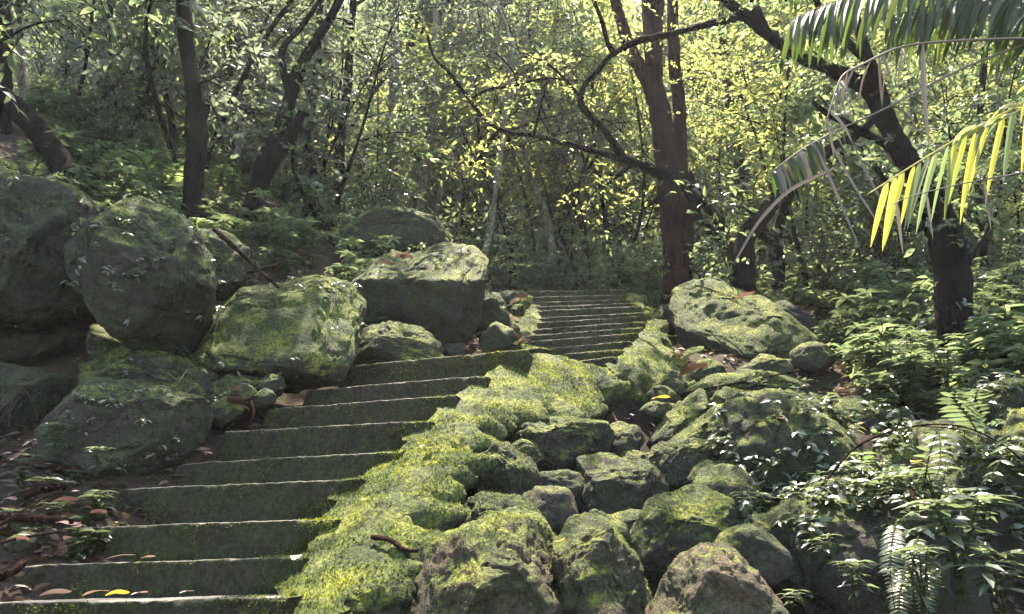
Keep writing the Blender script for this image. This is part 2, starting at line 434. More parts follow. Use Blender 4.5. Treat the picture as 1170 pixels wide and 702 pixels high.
def tufts(mb, v, f, density, size, thr=.15, seed=0, mx=60000, amount=.6):
    g = np.random.default_rng(seed+99)
    def w(c, n):
        return np.clip((n[:, 2]-thr)/(1-thr), 0, 1)*np.clip(.5+1.6*fbm(c*4.0, 3, seed)+(amount-.5)*2, 0, 1)
    P, n = tri_samples(v, f, w, density, g, mx)
    k = len(P)
    if k == 0: return
    d = norm(n*.7+np.array([0, 0, .5])+g.normal(0, .5, (k, 3)))
    s = norm(np.cross(d, g.normal(0, 1, (k, 3))))
    h = size*g.uniform(.5, 1.4, k)[:, None]; ww = h*.28
    base = P - n*.003
    vv = np.stack([base-s*ww, base+s*ww, base+d*h], 1).reshape(-1, 3)
    mb.add(vv, np.arange(k*3).reshape(-1, 3))

# ------------------------------------------------------------------ boulders
def ico(sub):
    bm = bmesh.new(); bmesh.ops.create_icosphere(bm, subdivisions=sub, radius=1)
    v = np.array([x.co[:] for x in bm.verts]); f = np.array([[q.index for q in x.verts] for x in bm.faces]); bm.free()
    return v, f
ICO = {k: ico(k) for k in (3, 4, 5, 6)}

def boulder_geo(poly, Y, thick=.9, seed=0, sub=5, facets=7, rough=1.0, tilt=.3, cap=0.):
    facets += 7
    g = np.random.default_rng(seed+1000)
    V, F = ICO[sub]
    poly = np.array(poly, float)
    cpx = (poly.max(0)+poly.min(0))/2*.5 + poly.mean(0)*.5
    C = U(cpx[0], cpx[1], Y)
    depth = (C-CAM) @ E3
    q = np.stack([(poly[:, 0]-cpx[0])/FPX*depth, -(poly[:, 1]-cpx[1])/FPX*depth], 1)
    pts = []
    for i in range(len(q)):
        a, b = q[i], q[(i+1) % len(q)]
        for t in np.linspace(0, 1, 24, endpoint=False): pts.append(a*(1-t)+b*t)
    pts = np.array(pts)
    for _ in range(9): pts = (np.roll(pts, 1, 0)+pts*2+np.roll(pts, -1, 0))/4
    ang = np.arctan2(pts[:, 1], pts[:, 0]); rad = np.hypot(pts[:, 0], pts[:, 1])
    o = np.argsort(ang); ang, rad = ang[o], rad[o]
    ang = np.concatenate([ang-2*np.pi, ang, ang+2*np.pi]); rad = np.tile(rad, 3)
    # the rock's own frame: the outline plane is stood nearly upright
    n1, n2, n3 = V @ E1, V @ E2, V @ E3
    ph = np.arctan2(n2, n1); rho = np.hypot(n1, n2)
    Rm = np.interp(ph, ang, rad)
    size = rad.mean(); T = size*thick
    rr = rho**.62
    P = (np.cos(ph)*Rm*rr)[:, None]*E1 + (np.sin(ph)*Rm*rr)[:, None]*E2 + (np.sign(n3)*np.abs(n3)**.8*T)[:, None]*E3
    for k in range(facets):
        d = g.normal(0, 1, 3); d = d - E3*abs(d@E3)*1.6 - E3*.35
        d[2] += .25; d /= np.linalg.norm(d)
        h = P @ d; lim = h.max()*g.uniform(.72, .95)
        ex = np.clip(h-lim, 0, None); P = P - d[None, :]*(ex*.95)[:, None]
    P = P+(P@E1)[:, None]*E1*.07+(P@E2)[:, None]*E2*.08
    P = P+E3*(np.clip(P@E2, -.5*size, None)*tilt)[:, None]+E3*(np.clip(P@E2-.2*size, 0, None)*cap)[:, None]
    w = V*1.7
    disp = fbm(w+seed*3.1, 3, seed)*.05*size
    rid = np.abs(fbm(V*2.6+seed*1.7, 5, seed+9)); disp -= np.clip(.2-rid, 0, 1)*.25*size*rough
    q = (P+C)
    st = fbm(q*np.array([2.0, 2.0, 7.0])+seed, 4, seed+11)                       # rough bedding
    disp += (st*.013 + fbm(q*11, 5, seed+3, .6)*.009 + np.abs(fbm(q*5+9, 4, seed+6, .6))*-.012 + .005)*rough
    P = P + V*disp[:, None]
    return P, F, C, size

def boulder(poly, Y, label, thick=.9, moss=.55, red=0., br=.5, seed=0, sub=6, facets=7, tuft=0, tsize=.016, name='boulder', group=None, rough=1.0, cat='boulder', tilt=.3, cap=0.):
    P, F, C, size = boulder_geo(poly, Y, thick, seed, sub, facets, rough, tilt, cap)
    e = empty(name, C)
    mb = MB(); mb.add(P, F)
    o = link('rock', mb.mesh('rock', M['rock'], True), e); o.color = (moss, red, br, 1)
    if tuft:
        mt = MB(); tufts(mt, P+C, F, tuft*3.0, tsize*.62, .05, seed, 70000, moss)
        if mt.n > 3000:
            mt.v = [x-C for x in mt.v]
            link('moss_cover', mt.mesh('moss_cover', M['tuft']), e)
    tag(e, label, cat, group)
    ROCKS.append((P+C, F, label))
    return e
ROCKS = []

BL = [
 # poly, Y, label, kwargs
 ([(-70,225),(0,210),(60,214),(97,232),(103,300),(96,352),(60,374),(0,370),(-60,360)], 5.25, 'huge dark overhanging boulder at the far left above the shadowed hollow', dict(tilt=-.1, moss=.5, br=.55, thick=1.0, tuft=2500)),
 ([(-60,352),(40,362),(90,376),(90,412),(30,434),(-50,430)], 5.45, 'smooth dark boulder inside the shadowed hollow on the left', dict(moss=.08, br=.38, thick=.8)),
 ([(92,245),(150,229),(180,238),(215,266),(228,300),(236,335),(230,375),(205,414),(170,410),(140,397),(112,362),(94,310)], 4.95, 'tall wedge shaped mossy boulder with a pointed foot beside the leftmost boulder', dict(tilt=.1, br=.55, moss=.58, thick=.95, tuft=3000, facets=9)),
 ([(205,262),(240,262),(276,283),(280,318),(257,338),(235,348),(215,330)], 5.7, 'rounded green boulder tucked behind the tall wedge shaped boulder', dict(moss=.62, thick=.9, tuft=2500)),
 ([(80,425),(130,398),(200,412),(238,430),(245,470),(200,482),(120,470),(80,452)], 5.0, 'low mossy boulder bridging the slab and the wedge shaped boulder', dict(moss=.6, thick=.8, tuft=3000)),
 ([(58,455),(75,438),(108,439),(180,449),(222,462),(240,482),(234,508),(200,528),(165,540),(95,541),(62,518)], 4.45, 'long flat topped brown slab boulder left of the lower steps', dict(br=.5, moss=.42, red=.12, thick=.75, tuft=3500, facets=10)),
 ([(233,352),(262,330),(295,320),(320,327),(350,315),(387,325),(404,350),(406,400),(393,432),(350,440),(290,438),(245,422),(230,385)], 5.35, 'broad bright green slab boulder left of the upper end of the lower steps', dict(tilt=.8, moss=.78, thick=.65, tuft=4500, facets=9)),
 ([(376,322),(386,298),(420,285),(465,290),(500,275),(532,279),(551,298),(549,340),(537,382),(520,405),(480,397),(430,377),(395,372)], 6.3, 'big angular boulder with dark undercut front and mossy flat top', dict(tilt=-.25, cap=2.2, moss=.5, thick=.95, tuft=3000, facets=9)),
 ([(400,405),(408,378),(440,369),(477,376),(502,395),(508,415),(470,424),(408,422)], 5.65, 'small rounded mossy boulder under the big undercut boulder', dict(moss=.66, tuft=3500)),
 ([(375,272),(410,247),(450,238),(492,248),(512,268),(507,284),(450,292),(385,290)], 8.2, 'mossy boulder behind the big undercut boulder', dict(moss=.6, tuft=1500, tsize=.018)),
 ([(560,348),(573,332),(600,331),(602,345),(585,352)], 8.7, 'dark block at the left end of the top step', dict(moss=.4, sub=4)),
 ([(533,358),(548,335),(570,338),(583,365),(577,388),(545,388)], 7.0, 'sunlit mossy rock left of the upper steps', dict(moss=.62, sub=5, tuft=2500)),
 ([(545,388),(568,368),(592,380),(587,400),(555,402)], 6.4, 'rough greenish rock among dead leaves left of the upper steps', dict(moss=.5, sub=4)),
 ([(773,352),(784,328),(810,319),(837,319),(867,335),(892,355),(917,382),(914,402),(885,413),(845,418),(805,411),(780,394)], 7.0, 'large sunlit mossy boulder right of the upper steps', dict(tilt=.8, moss=.72, tuft=3500, tsize=.016, facets=8)),
 ([(878,350),(905,344),(926,370),(930,392),(905,397)], 7.35, 'dark rock wedged behind the large boulder right of the steps', dict(moss=.3, br=.4, sub=4)),
 ([(752,374),(759,351),(778,349),(784,370),(770,384)], 7.8, 'small dark block at the left foot of the large sunlit boulder', dict(moss=.35, sub=4)),
 ([(783,428),(800,409),(823,415),(832,430),(800,442)], 6.3, 'small green rock under the large sunlit boulder', dict(moss=.65, sub=5, tuft=2500)),
 ([(846,424),(875,406),(905,413),(916,434),(880,442),(848,436)], 6.1, 'small rounded rock at the right foot of the large sunlit boulder', dict(moss=.5, sub=5, tuft=2000)),
 ([(786,447),(820,431),(870,425),(905,429),(921,446),(900,461),(850,458),(800,458)], 5.6, 'flat mossy slab with dry twigs lying on it', dict(moss=.72, tuft=4000)),
 ([(812,462),(830,444),(860,449),(886,463),(872,479),(830,481)], 5.3, 'pale green rounded rock in front of the flat slab', dict(moss=.8, tuft=4500, sub=5)),
 ([(740,508),(765,474),(800,450),(817,454),(820,469),(785,493),(752,520)], 5.2, 'narrow tilted mossy rock at the top of the gully', dict(moss=.75, tuft=4500, sub=5)),
 ([(748,520),(790,487),(830,463),(850,470),(838,492),(790,510),(758,526)], 5.0, 'long tilted mossy ledge rock next to the narrow tilted rock', dict(moss=.78, tuft=4500, sub=5)),
 ([(738,540),(752,514),(785,503),(810,508),(822,530),(803,553),(760,558),(741,552)], 4.65, 'round topped rock below the tilted ledge rocks', dict(moss=.5, tuft=4000)),
 ([(730,470),(745,458),(772,462),(776,472),(750,480)], 5.3, 'small flat stone carrying an orange leaf in the gully', dict(moss=.6, tuft=3000, sub=5)),
 ([(573,497),(600,485),(650,480),(690,486),(700,503),(692,520),(650,531),(610,533),(577,517)], 4.6, 'flat topped mossy boulder in the middle of the gully', dict(moss=.68, tuft=5000, facets=9)),
 ([(574,513),(595,502),(617,507),(625,523),(606,538),(583,531)], 4.4, 'little green rock leaning on the flat topped gully boulder', dict(moss=.66, tuft=4500, sub=5)),
 ([(535,548),(543,515),(560,504),(587,514),(611,535),(617,557),(602,572),(570,577),(543,570)], 4.2, 'dark sided rounded boulder next to the moss bank in the gully', dict(moss=.5, tuft=5000)),
 ([(655,547),(662,530),(700,523),(737,526),(755,545),(760,572),(732,594),(690,600),(662,578)], 4.3, 'dark square boulder in the centre of the gully', dict(moss=.36, red=.2, tuft=4500, facets=9)),
 ([(521,604),(530,578),(555,569),(592,571),(615,588),(626,617),(600,640),(540,640)], 3.75, 'mossy boulder with a flat tilted face behind the big front boulder', dict(moss=.6, tuft=6000)),
 ([(540,615),(553,592),(590,588),(622,601),(640,625),(639,655),(600,668),(550,650)], 3.52, 'ridge shaped mossy rock pressed against the big front boulder', dict(moss=.66, tuft=6500)),
 ([(464,665),(478,640),(520,619),(560,607),(597,605),(617,620),(638,660),(660,718),(645,770),(480,770),(461,700)], 3.1, 'biggest bright mossy boulder at the front with bare brown patches', dict(moss=.5, red=.85, tuft=9000, sub=6, facets=9)),
 ([(635,628),(653,602),(672,595),(694,600),(715,630),(738,670),(752,718),(744,770),(650,770),(638,690)], 3.2, 'cone shaped front boulder with a mossy crown and bare lower face', dict(moss=.47, red=.5, tuft=8000, sub=6)),
 ([(724,618),(742,580),(775,568),(817,566),(844,585),(852,615),(849,655),(822,672),(770,668),(730,652)], 3.6, 'rounded mossy boulder with little herbs on its right shoulder', dict(moss=.62, tuft=7000)),
 ([(738,712),(762,675),(788,647),(815,634),(847,638),(868,660),(889,690),(903,722),(895,780),(745,780)], 3.0, 'reddish brown peaked boulder at the bottom with thin moss', dict(moss=.22, red=1., tuft=7000, sub=6, br=.55)),
 ([(829,492),(843,470),(880,456),(930,456),(968,474),(985,520),(980,572),(945,610),(880,620),(841,590),(831,540)], 4.4, 'large boulder draped with small leaved creepers', dict(moss=.55, tuft=3500)),
 ([(957,472),(973,457),(1005,456),(1025,474),(1032,500),(1000,520),(962,505)], 4.9, 'yellow green mossy rock above the creeper draped boulder', dict(moss=.75, tuft=4500, sub=5)),
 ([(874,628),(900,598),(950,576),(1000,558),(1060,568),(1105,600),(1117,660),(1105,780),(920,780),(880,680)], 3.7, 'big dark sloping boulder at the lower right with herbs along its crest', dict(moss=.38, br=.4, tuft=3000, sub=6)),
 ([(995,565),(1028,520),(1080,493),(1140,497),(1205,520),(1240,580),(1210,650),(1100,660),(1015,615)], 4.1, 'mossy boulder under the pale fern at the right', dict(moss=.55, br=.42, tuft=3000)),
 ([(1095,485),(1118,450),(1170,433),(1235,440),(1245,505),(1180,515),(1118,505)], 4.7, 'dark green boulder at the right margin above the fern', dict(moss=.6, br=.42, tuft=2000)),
 ([(1150,505),(1168,474),(1215,468),(1240,510),(1180,540)], 4.0, 'yellow mossed rock cut by the right margin', dict(moss=.85, tuft=5000, sub=5)),
 ([(-70,412),(20,424),(62,436),(72,452),(48,486),(0,498),(-70,492)], 4.95, 'low dark earthy rock in front of the shadowed hollow at the left margin', dict(moss=.3, red=.25, br=.45, tuft=2000)),
 ([(84,368),(140,392),(200,410),(238,424),(220,448),(120,434),(82,402)], 5.3, 'mossy stone wedged under the foot of the wedge shaped boulder', dict(moss=.6, tuft=2500)),
 ([(226,330),(252,345),(250,400),(228,422),(204,402)], 5.6, 'green stone filling the gap between the wedge shaped boulder and the broad slab', dict(moss=.62, tuft=2500)),
 ([(236,440),(262,428),(300,436),(318,452),(296,474),(250,478)], 5.05, 'small mossy hump in the root filled gap between slab and steps', dict(moss=.75, tuft=3500)),
]
for i, (poly, Y, lab, kw) in enumerate(BL):
    boulder(poly, Y, lab, seed=i*7+3, **kw)

# small loose stones: filling between the boulders
g = np.random.default_rng(3)
SM = [(640,560,4.3,26),(625,590,4.0,30),(690,610,3.6,22),(500,600,3.7,20),(480,585,3.8,24),(520,590,3.9,18),(450,690,3.1,24),(440,655,3.3,20),
      (710,505,4.9,22),(725,530,4.8,18),(700,560,4.4,20),(830,560,4.2,30),(815,545,4.4,20),(850,640,3.4,34),(865,610,3.7,26),(720,690,3.2,22),
      (640,455,5.3,20),(600,470,5.1,18),(560,500,4.7,16),(720,600,3.8,20),(770,440,5.8,16),(760,455,5.6,14),(930,410,6.3,18),
      (310,440,5.0,14),(270,455,4.9,16),(285,430,5.2,12),(330,425,5.2,12),(255,470,4.8,16),(300,455,4.9,11),
      (95,575,4.2,16),(65,585,4.0,14),(75,605,3.9,16),(30,600,3.8,14),(110,590,4.0,10),(20,620,3.6,14),(230,415,5.2,14),(215,430,5.1,14),(330,410,5.4,10),
      (580,375,7.0,9),(592,355,7.8,8),(560,365,7.0,9),(520,400,6.0,10),(530,385,6.4,8)]
for i, (x, y, Y, r) in enumerate(SM):
    k = 8; a = np.linspace(0, 2*np.pi, k, endpoint=False)+g.uniform(0, 1)
    rr = r*g.uniform(.9, 1.3, k)
    poly = np.stack([x+np.cos(a)*rr*1.2, y+np.sin(a)*rr*.8], 1)
    left = x < 400
    where = 'small mossy stone among roots and dead leaves left of the lower steps' if left else ('small stone among dead leaves beside the upper steps' if y < 420 else 'small dark stone wedged between the gully boulders')
    boulder(poly, Y, where, seed=500+i, sub=4, moss=g.uniform(.45, .72), red=g.uniform(0, .15), br=.45, name='stone', cat='stone',
            group=('stones left of the lower steps' if left else ('stones beside the upper steps' if y < 420 else 'stones wedged in the gully')))

# ------------------------------------------------------------------ stairs
def step_geo(L, Rr, h, depth, seed, lflare=.0, rflare=.0, nx=150, rnd=.012, chipk=1.0):
    """stone step with nosing L..R, riser height h below, tread depth going back"""
    L, Rr = np.array(L), np.array(Rr)
    ax = Rr-L; ax[2] = 0; back = np.array([-ax[1], ax[0], 0.]); back /= np.linalg.norm(back)
    prof = [(0, -h*t) for t in np.linspace(1, .14, 9)]
    prof += [(rnd*(1-math.cos(t)), -rnd*(1-math.sin(t))) for t in np.linspace(0, math.pi/2, 5)]
    prof += [(rnd+(depth-rnd)*t, .0) for t in np.linspace(.08, 1, 9)]
    prof += [(depth, -h)]
    prof = np.array(prof); t = np.linspace(0, 1, nx)
    T, K = np.meshgrid(t, np.arange(len(prof)), indexing='ij')
    b, z = prof[K, 0], prof[K, 1]
    fl = -lflare*(-z/h)*np.clip(1-T*3, 0, 1)**1 + rflare*(-z/h)*np.clip((T-.66)*3, 0, 1)
    axn = (Rr-L)/np.linalg.norm(Rr-L)
    P = L[None, None]*(1-T)[..., None] + Rr[None, None]*T[..., None] + back*b[..., None] + np.array([0, 0, 1.])*z[..., None] + axn*fl[..., None]
    q = P.reshape(-1, 3)
    edge = np.exp(-np.minimum(T, 1-T)*18).ravel()
    d = fbm(q*np.array([5, 5, 9]), 4, seed)*.005 + fbm(q*26, 4, seed+2, .6)*.006
    low = fbm(np.stack([q[:, 0]*2.2, q[:, 1]*0, q[:, 2]*0+seed], 1), 3, seed+4)
    q = q + back*(d+low*.002)[:, None] + np.array([0, 0, 1.])*((fbm(q*4, 3, seed+7)*.0018+fbm(q*22, 3, seed+12)*.0022+low*.001) - edge*.012*np.abs(fbm(q*6, 2, seed+8)))[:, None]
    nose = np.exp(-((K-11)/2.6)**2).ravel(); chip = np.clip(fbm(q*np.array([7, 7, 3]), 4, seed+20, .6)-.28, 0, .6)*nose
    q = q + (back*.06-np.array([0, 0, .045]))*chip[:, None]*chipk
    m = len(prof); f = grid_faces(nx, m)
    c0, c1 = q[:m].mean(0), q[-m:].mean(0)
    v = np.vstack([q, c0, c1]); n0 = len(q); k = np.arange(m); k2 = (k+1) % m
    caps = np.vstack([np.stack([k2, k, np.full(m, n0)], 1), np.stack([(nx-1)*m+k, (nx-1)*m+k2, np.full(m, n0+1)], 1)])
    return v, f, caps

def stairs(name, label, specs, h, depth, seed, lfl, rfl, fringe=True):
    base = U(*specs[0][:2], specs[0][2])
    e = empty(name, base)
    for i, (lx, ly, ld, rx, ry, rd) in enumerate(specs):
        v, f, c = step_geo(U(lx, ly, ld), U(rx, ry, rd), h, depth, seed+i*11, lfl, rfl, rnd=.010 if seed == 1 else .017, chipk=.13 if seed == 1 else .06)
        mb = MB(); mb.add(v-base, f); mb.f.append(c); mb.m.append(np.zeros(len(c)))
        so_ = link('step', mb.mesh('step', M['step'], True), e)
        if fringe:
            Rw = U(rx, ry, rd); gg = np.random.default_rng(seed+i)
            def wt(c, n):
                dd = np.linalg.norm((c-Rw)[:, :2], axis=1); nz = fbm(c*np.array([6, 6, 9]), 4, seed+i)
                return np.clip(1.25-dd/.16+nz*.9, 0, 1)*(n[:, 2]+abs(n[:, 1]) > .3)*(c[:, 1] < Rw[1]+.3) + (.45 if seed == 1 else 0)*np.clip(nz+.1, 0, 1)*(n[:, 2] < .7)
            P, nn = tri_samples(v, f, wt, 26000, gg, 9000); k = len(P)
            d = norm(nn*.6+np.array([0, -.15, .25])+gg.normal(0, .5, (k, 3))); s_ = norm(np.cross(d, gg.normal(0, 1, (k, 3))))
            h_ = .010*gg.uniform(.5, 1.4, k)[:, None]
            mt = MB(); mt.add((np.stack([P-s_*h_*.28, P+s_*h_*.28, P+d*h_], 1)-base).reshape(-1, 3), np.arange(k*3).reshape(-1, 3))
            link('moss_fringe', mt.mesh('moss_fringe', M['tuft']), so_)
    return tag(e, label, 'staircase')

LOW = [(-60,690.5,3.25,330,682,2.95),(24,646,3.55,345,636,3.25),(81,603,3.82,385,592,3.50),(141,558,4.08,410,547,3.77),
       (203,530,4.35,460,515,4.02),(257,493,4.63,492,480,4.28),(307,467,4.90,520,451,4.54),(352,446,5.16,556,428,4.80),(397,418,5.45,600,399,5.08)]
stairs('stone_staircase', 'lower flight of nine dark mossy stone steps rising to the right', LOW, .24, .55, 1, .10, .02)
UP = [(602,332.5,9.0,712,331,9.0),(607,339,8.76,715,336.5,8.72),(610,345,8.52,721,342,8.46),(614,350,8.27,728,346,8.20),(615,354.5,8.02,733,349.5,7.94),
      (615,363,7.76,736,356.5,7.66),(612,368,7.5,737,361,7.39),(608,376,7.25,737,367,7.13),(601,383,7.0,734,373.5,6.86),(592,391,6.74,729,380,6.6),
      (625,398,6.48,722,389,6.34),(645,404,6.24,711,399,6.1),(660,412,6.0,703,407,5.88)]
stairs('stone_staircase', 'upper flight of thin stone steps between two bright moss banks', UP[::-1], .2, .45, 60, .04, .03)
FAR = [(508+i*1.0, 288-i*3.6, 15.0+i*.35, 545+i*-1.2, 290-i*3.6, 15.0+i*.35) for i in range(9)]
stairs('stone_staircase', 'short distant flight of grey steps behind the boulders, far up the slope', FAR, .2, .4, 130, 0, 0, False)

# ------------------------------------------------------------------ moss banks beside the steps
def loft(inner, outer, na, nb, seed, lump=.05, skirt=.35, inward=.25, wobble=1.0, sink=.075):
    """sheet between two 3D polylines, with a drooping skirt on the outer edge"""
    def rs(p, n):
        p = np.array(p); s = np.concatenate([[0], np.cumsum(np.linalg.norm(np.diff(p, axis=0), axis=1))])
        t = np.linspace(0, s[-1], n); return np.stack([np.interp(t, s, p[:, k]) for k in range(3)], 1)
    A, B = rs(inner, na), rs(outer, na)
    for Z in (A, B):
        for _ in range(3): Z[1:-1] = (Z[:-2]+2*Z[1:-1]+Z[2:])/4
    wob = fbm(np.stack([np.arange(na)*.16, np.zeros(na), np.full(na, seed)], 1), 4, seed)
    out = norm((B-A)*np.array([1, 1, 0]))
    dB = wob*.17 + .05*fbm(np.stack([np.arange(na)*.6, np.zeros(na), np.full(na, seed)], 1), 3, seed+1)
    dA = .05*np.clip(fbm(np.stack([np.arange(na)*.35, np.zeros(na), np.full(na, seed+50)], 1), 4, seed+2)+.35, -.1, 1.2)
    A[:, 2] -= sink; B[:, 2] -= sink*.35
    t = np.linspace(0, 1, nb)
    P = A[:, None]*(1-t)[None, :, None] + B[:, None]*t[None, :, None]
    P += out[:, None]*((dB[:, None]*t[None, :]**5 - dA[:, None]*(1-t)[None, :]**6)*wobble)[..., None]
    P[..., 2] += (np.sin(t*np.pi)*.02)[None, :]
    B = B + out*(dB*wobble)[:, None]
    ns = 14; s = np.linspace(0, 1, ns+1)[1:]
    S = B[:, None] + out[:, None]*((.05*np.sin(s*np.pi))[None, :, None] - inward*np.clip(s-.2, 0, 1)[None, :, None]**1.2) - np.array([0, 0, 1.])*(skirt*s**1.1)[None, :, None]
    P = np.concatenate([P, S], 1); q = P.reshape(-1, 3)
    w = np.concatenate([.25+.75*np.sin(np.clip(t*1.8, 0, 1)*np.pi/2), np.ones(ns)]); w = np.tile(w, na)
    q[:, 2] += w*(fbm(q*3.2, 4, seed)*lump*.8 + np.abs(fbm(q*13, 4, seed+3, .6))*.022)
    q[:, 0] += w*fbm(q*4+7, 5, seed+5, .6)*lump*.6
    q[:, 1] += w*fbm(q*4+3, 5, seed+6, .6)*lump*.5
    return q, grid_faces(na, nb+ns)[:, ::-1]

def bank(label, inner, outer, seed, dens, tsize, lump=.05, skirt=.35, inward=.25, na=150, nb=60, moss=.9, sink=.075):
    A = [U(*p) for p in inner]; B = [U(*p) for p in outer]
    q, f = loft(A, B, na, nb, seed, lump, skirt, inward, 1.0, sink)
    base = q.mean(0)
    e = empty('moss_bank', base); mb = MB(); mb.add(q-base, f)
    o = link('stone_edge', mb.mesh('stone_edge', M['rock'], True), e); o.color = (moss, .15, .5, 1)
    mt = MB(); tufts(mt, q, f, dens, tsize, -.1, seed, 120000, .75); mt.v = [x-base for x in mt.v]
    link('moss_cover', mt.mesh('moss_cover', M['tuft']), e)
    return tag(e, label, 'moss bank')

bank('broad bright green moss bank spilling down the right side of the lower steps',
     [(290,760,2.7),(300,690,2.98),(322,662,3.1),(332,634,3.27),(368,588,3.53),(392,545,3.80),(444,511,4.06),(478,477,4.32),(505,449,4.58),(542,425,4.84),(580,399,5.15),(622,391,5.5),(655,400,5.75),(690,410,5.85)],
     [(420,760,2.62),(430,700,2.9),(442,655,3.1),(465,620,3.25),(475,590,3.42),(495,560,3.65),(512,530,3.85),(530,505,4.1),(575,490,4.3),(585,470,4.55),(640,475,4.75),(668,465,5.0),(690,445,5.3),(705,432,5.6)],
     5, 15000, .014, .017, .24, .46, 220, 80, .95)
bank('yellow green moss bank on the right side of the upper steps',
     [(690,409,5.86),(700,406,5.9),(711,398,6.12),(722,388,6.36),(730,379,6.62),(735,372,6.88),(738,366,7.15),(738,360,7.41),(737,355,7.68),(734,348,7.96),(722,341,8.48),(714,333,8.9)],
     [(703,436,5.7),(735,444,5.75),(768,440,5.9),(776,428,6.15),(770,412,6.4),(762,398,6.7),(758,386,7.0),(754,376,7.25),(750,366,7.5),(746,356,7.8),(740,348,8.2),(732,338,8.7)],
     9, 9000, .013, .04, .35, .25, 140, 34, .95, .05)
bank('narrow yellow green moss bank on the left side of the upper steps',
     [(628,396,6.45),(594,391,6.76),(603,383,7.02),(609,375,7.27),(613,367,7.52),(616,362,7.78),(616,354,8.04),(614,349,8.3),(609,343,8.55),(603,333,8.95)][::-1],
     [(585,403,6.35),(570,396,6.6),(580,386,6.9),(588,377,7.2),(592,368,7.5),(595,360,7.8),(597,353,8.1),(597,346,8.4),(596,340,8.7),(595,334,8.95)][::-1],
     13, 8000, .013, .03, .3, .15, 90, 20, .95, .04)

# ------------------------------------------------------------------ trees
def tree_obj(name, label, cat, limbs, bark, crown=None, loc=None, group=None, sides=18, rough=.17, seed=0):
    """limbs: list of (points, radii) in world space; crown: function filling an MB with leaves"""
    base = np.array(limbs[0][0][0]) if loc is None else np.array(loc)
    e = empty(name, base); mb = MB()
    for i, (p, r) in enumerate(limbs):
        tube(mb, rel(p, base), r, sides if max(r) > .03 else 6, (14 if sides > 12 else 6) if max(r) > .03 else 6, rough if max(r) > .03 else 0, seed+i, 0, 0.0)
    link('trunk', mb.mesh('trunk', M[bark], True), e)
    if crown is not None:
        mc = MB(); mats = crown(mc); mc.v = [x-base for x in mc.v]
        link('crown', mc.mesh('crown', mats), e)
    return tag(e, label, cat, group)

def px_limb(pts):
    """[(px, py, Y, radius_px), ...] -> points and radii in metres"""
    return [U(x, y, Y) for x, y, Y, r in pts], [r*px_size(Y) for x, y, Y, r in pts]

def blob_sprays(mb, c, rad, n, g, leaf=.1, K=9, L=(.35, .7), mi=0, twig=1, shell=.5, w=.42, detail=0):
    """leafy twigs spread through an ellipsoid, in clumps"""
    c = np.array(c); rad = np.array(rad)
    nc = max(3, n//14)
    cc = norm(g.normal(0, 1, (nc, 3)))*(g.random((nc, 1))**(shell))*rad
    k = g.integers(0, nc, n)
    o = cc[k] + g.normal(0, .17, (n, 3))*rad*np.array([1, 1, .6])
    d = norm(o/rad*.7 + g.normal(0, .7, (n, 3))*np.array([1, 1, .45]) + np.array([0, 0, -.12]))
    sprays(mb, c+o, d, g.uniform(*L, n), K, leaf, w, mi, twig, g, detail)

def limb_sprays(mb, pts, n, g, spread=.25, leaf=.1, K=9, L=(.25, .5), mi=0, twig=1, w=.42, detail=0, t0=.3):
    p, _ = smooth_path(np.array(pts), np.ones(len(pts)), 8)
    t = g.uniform(t0, 1, n)*(len(p)-1); i = np.clip(t.astype(int), 0, len(p)-2); f = (t-i)[:, None]
    o = p[i]*(1-f)+p[i+1]*f + g.normal(0, spread, (n, 3))
    d = norm(g.normal(0, 1, (n, 3))*np.array([1, 1, .5]) + np.array([0, 0, -.05]))
    sprays(mb, o, d, g.uniform(*L, n), K, leaf, w, mi, twig, g, detail)

# --- the near trees one can tell apart
def canopy(centers, leafmat, n, leaf=.13, seed=0, rad=(1.5, 1.5, .9), extra=None):
    def f(mb):
        g = np.random.default_rng(seed)
        for c in centers: blob_sprays(mb, c, rad, n, g, leaf, 9, (.4, .8))
        if extra: extra(mb, g)
        return [M[leafmat], M['twig']]
    return f

# straight dark trunk left
l1 = px_limb([(224,262,7.0,14),(222,225,7.0,12),(222,190,7.0,11.5),(226,140,7.0,10.5),(217,80,7.0,9.5),(212,20,7.0,9),(210,-60,7.05,9)])
top = np.array(l1[0][-1]); l1[0].append(top+[.1, .2, 2.0]); l1[1].append(.05); l1[0].append(top+[.0, .5, 3.6]); l1[1].append(.02)
l1b = px_limb([(226,150,7.0,7),(233,128,6.95,7),(236,118,6.9,5)])
tree_obj('tree', 'straight dark trunk standing behind the left boulders', 'tree', [l1, l1b,
         ([top+[0, .1, 1.0], top+[-.9, .3, 2.0], top+[-1.6, .4, 2.6]], [.05, .03, .012]), ([top+[0, .1, 1.3], top+[.8, -.2, 2.3], top+[1.5, -.1, 3.0]], [.05, .03, .012])],
         'bark_dark', canopy([top+[-1.2, .3, 2.9], top+[1.0, .0, 3.1], top+[0, .6, 3.8]], 'leaf_mid', 60, .12, 11))
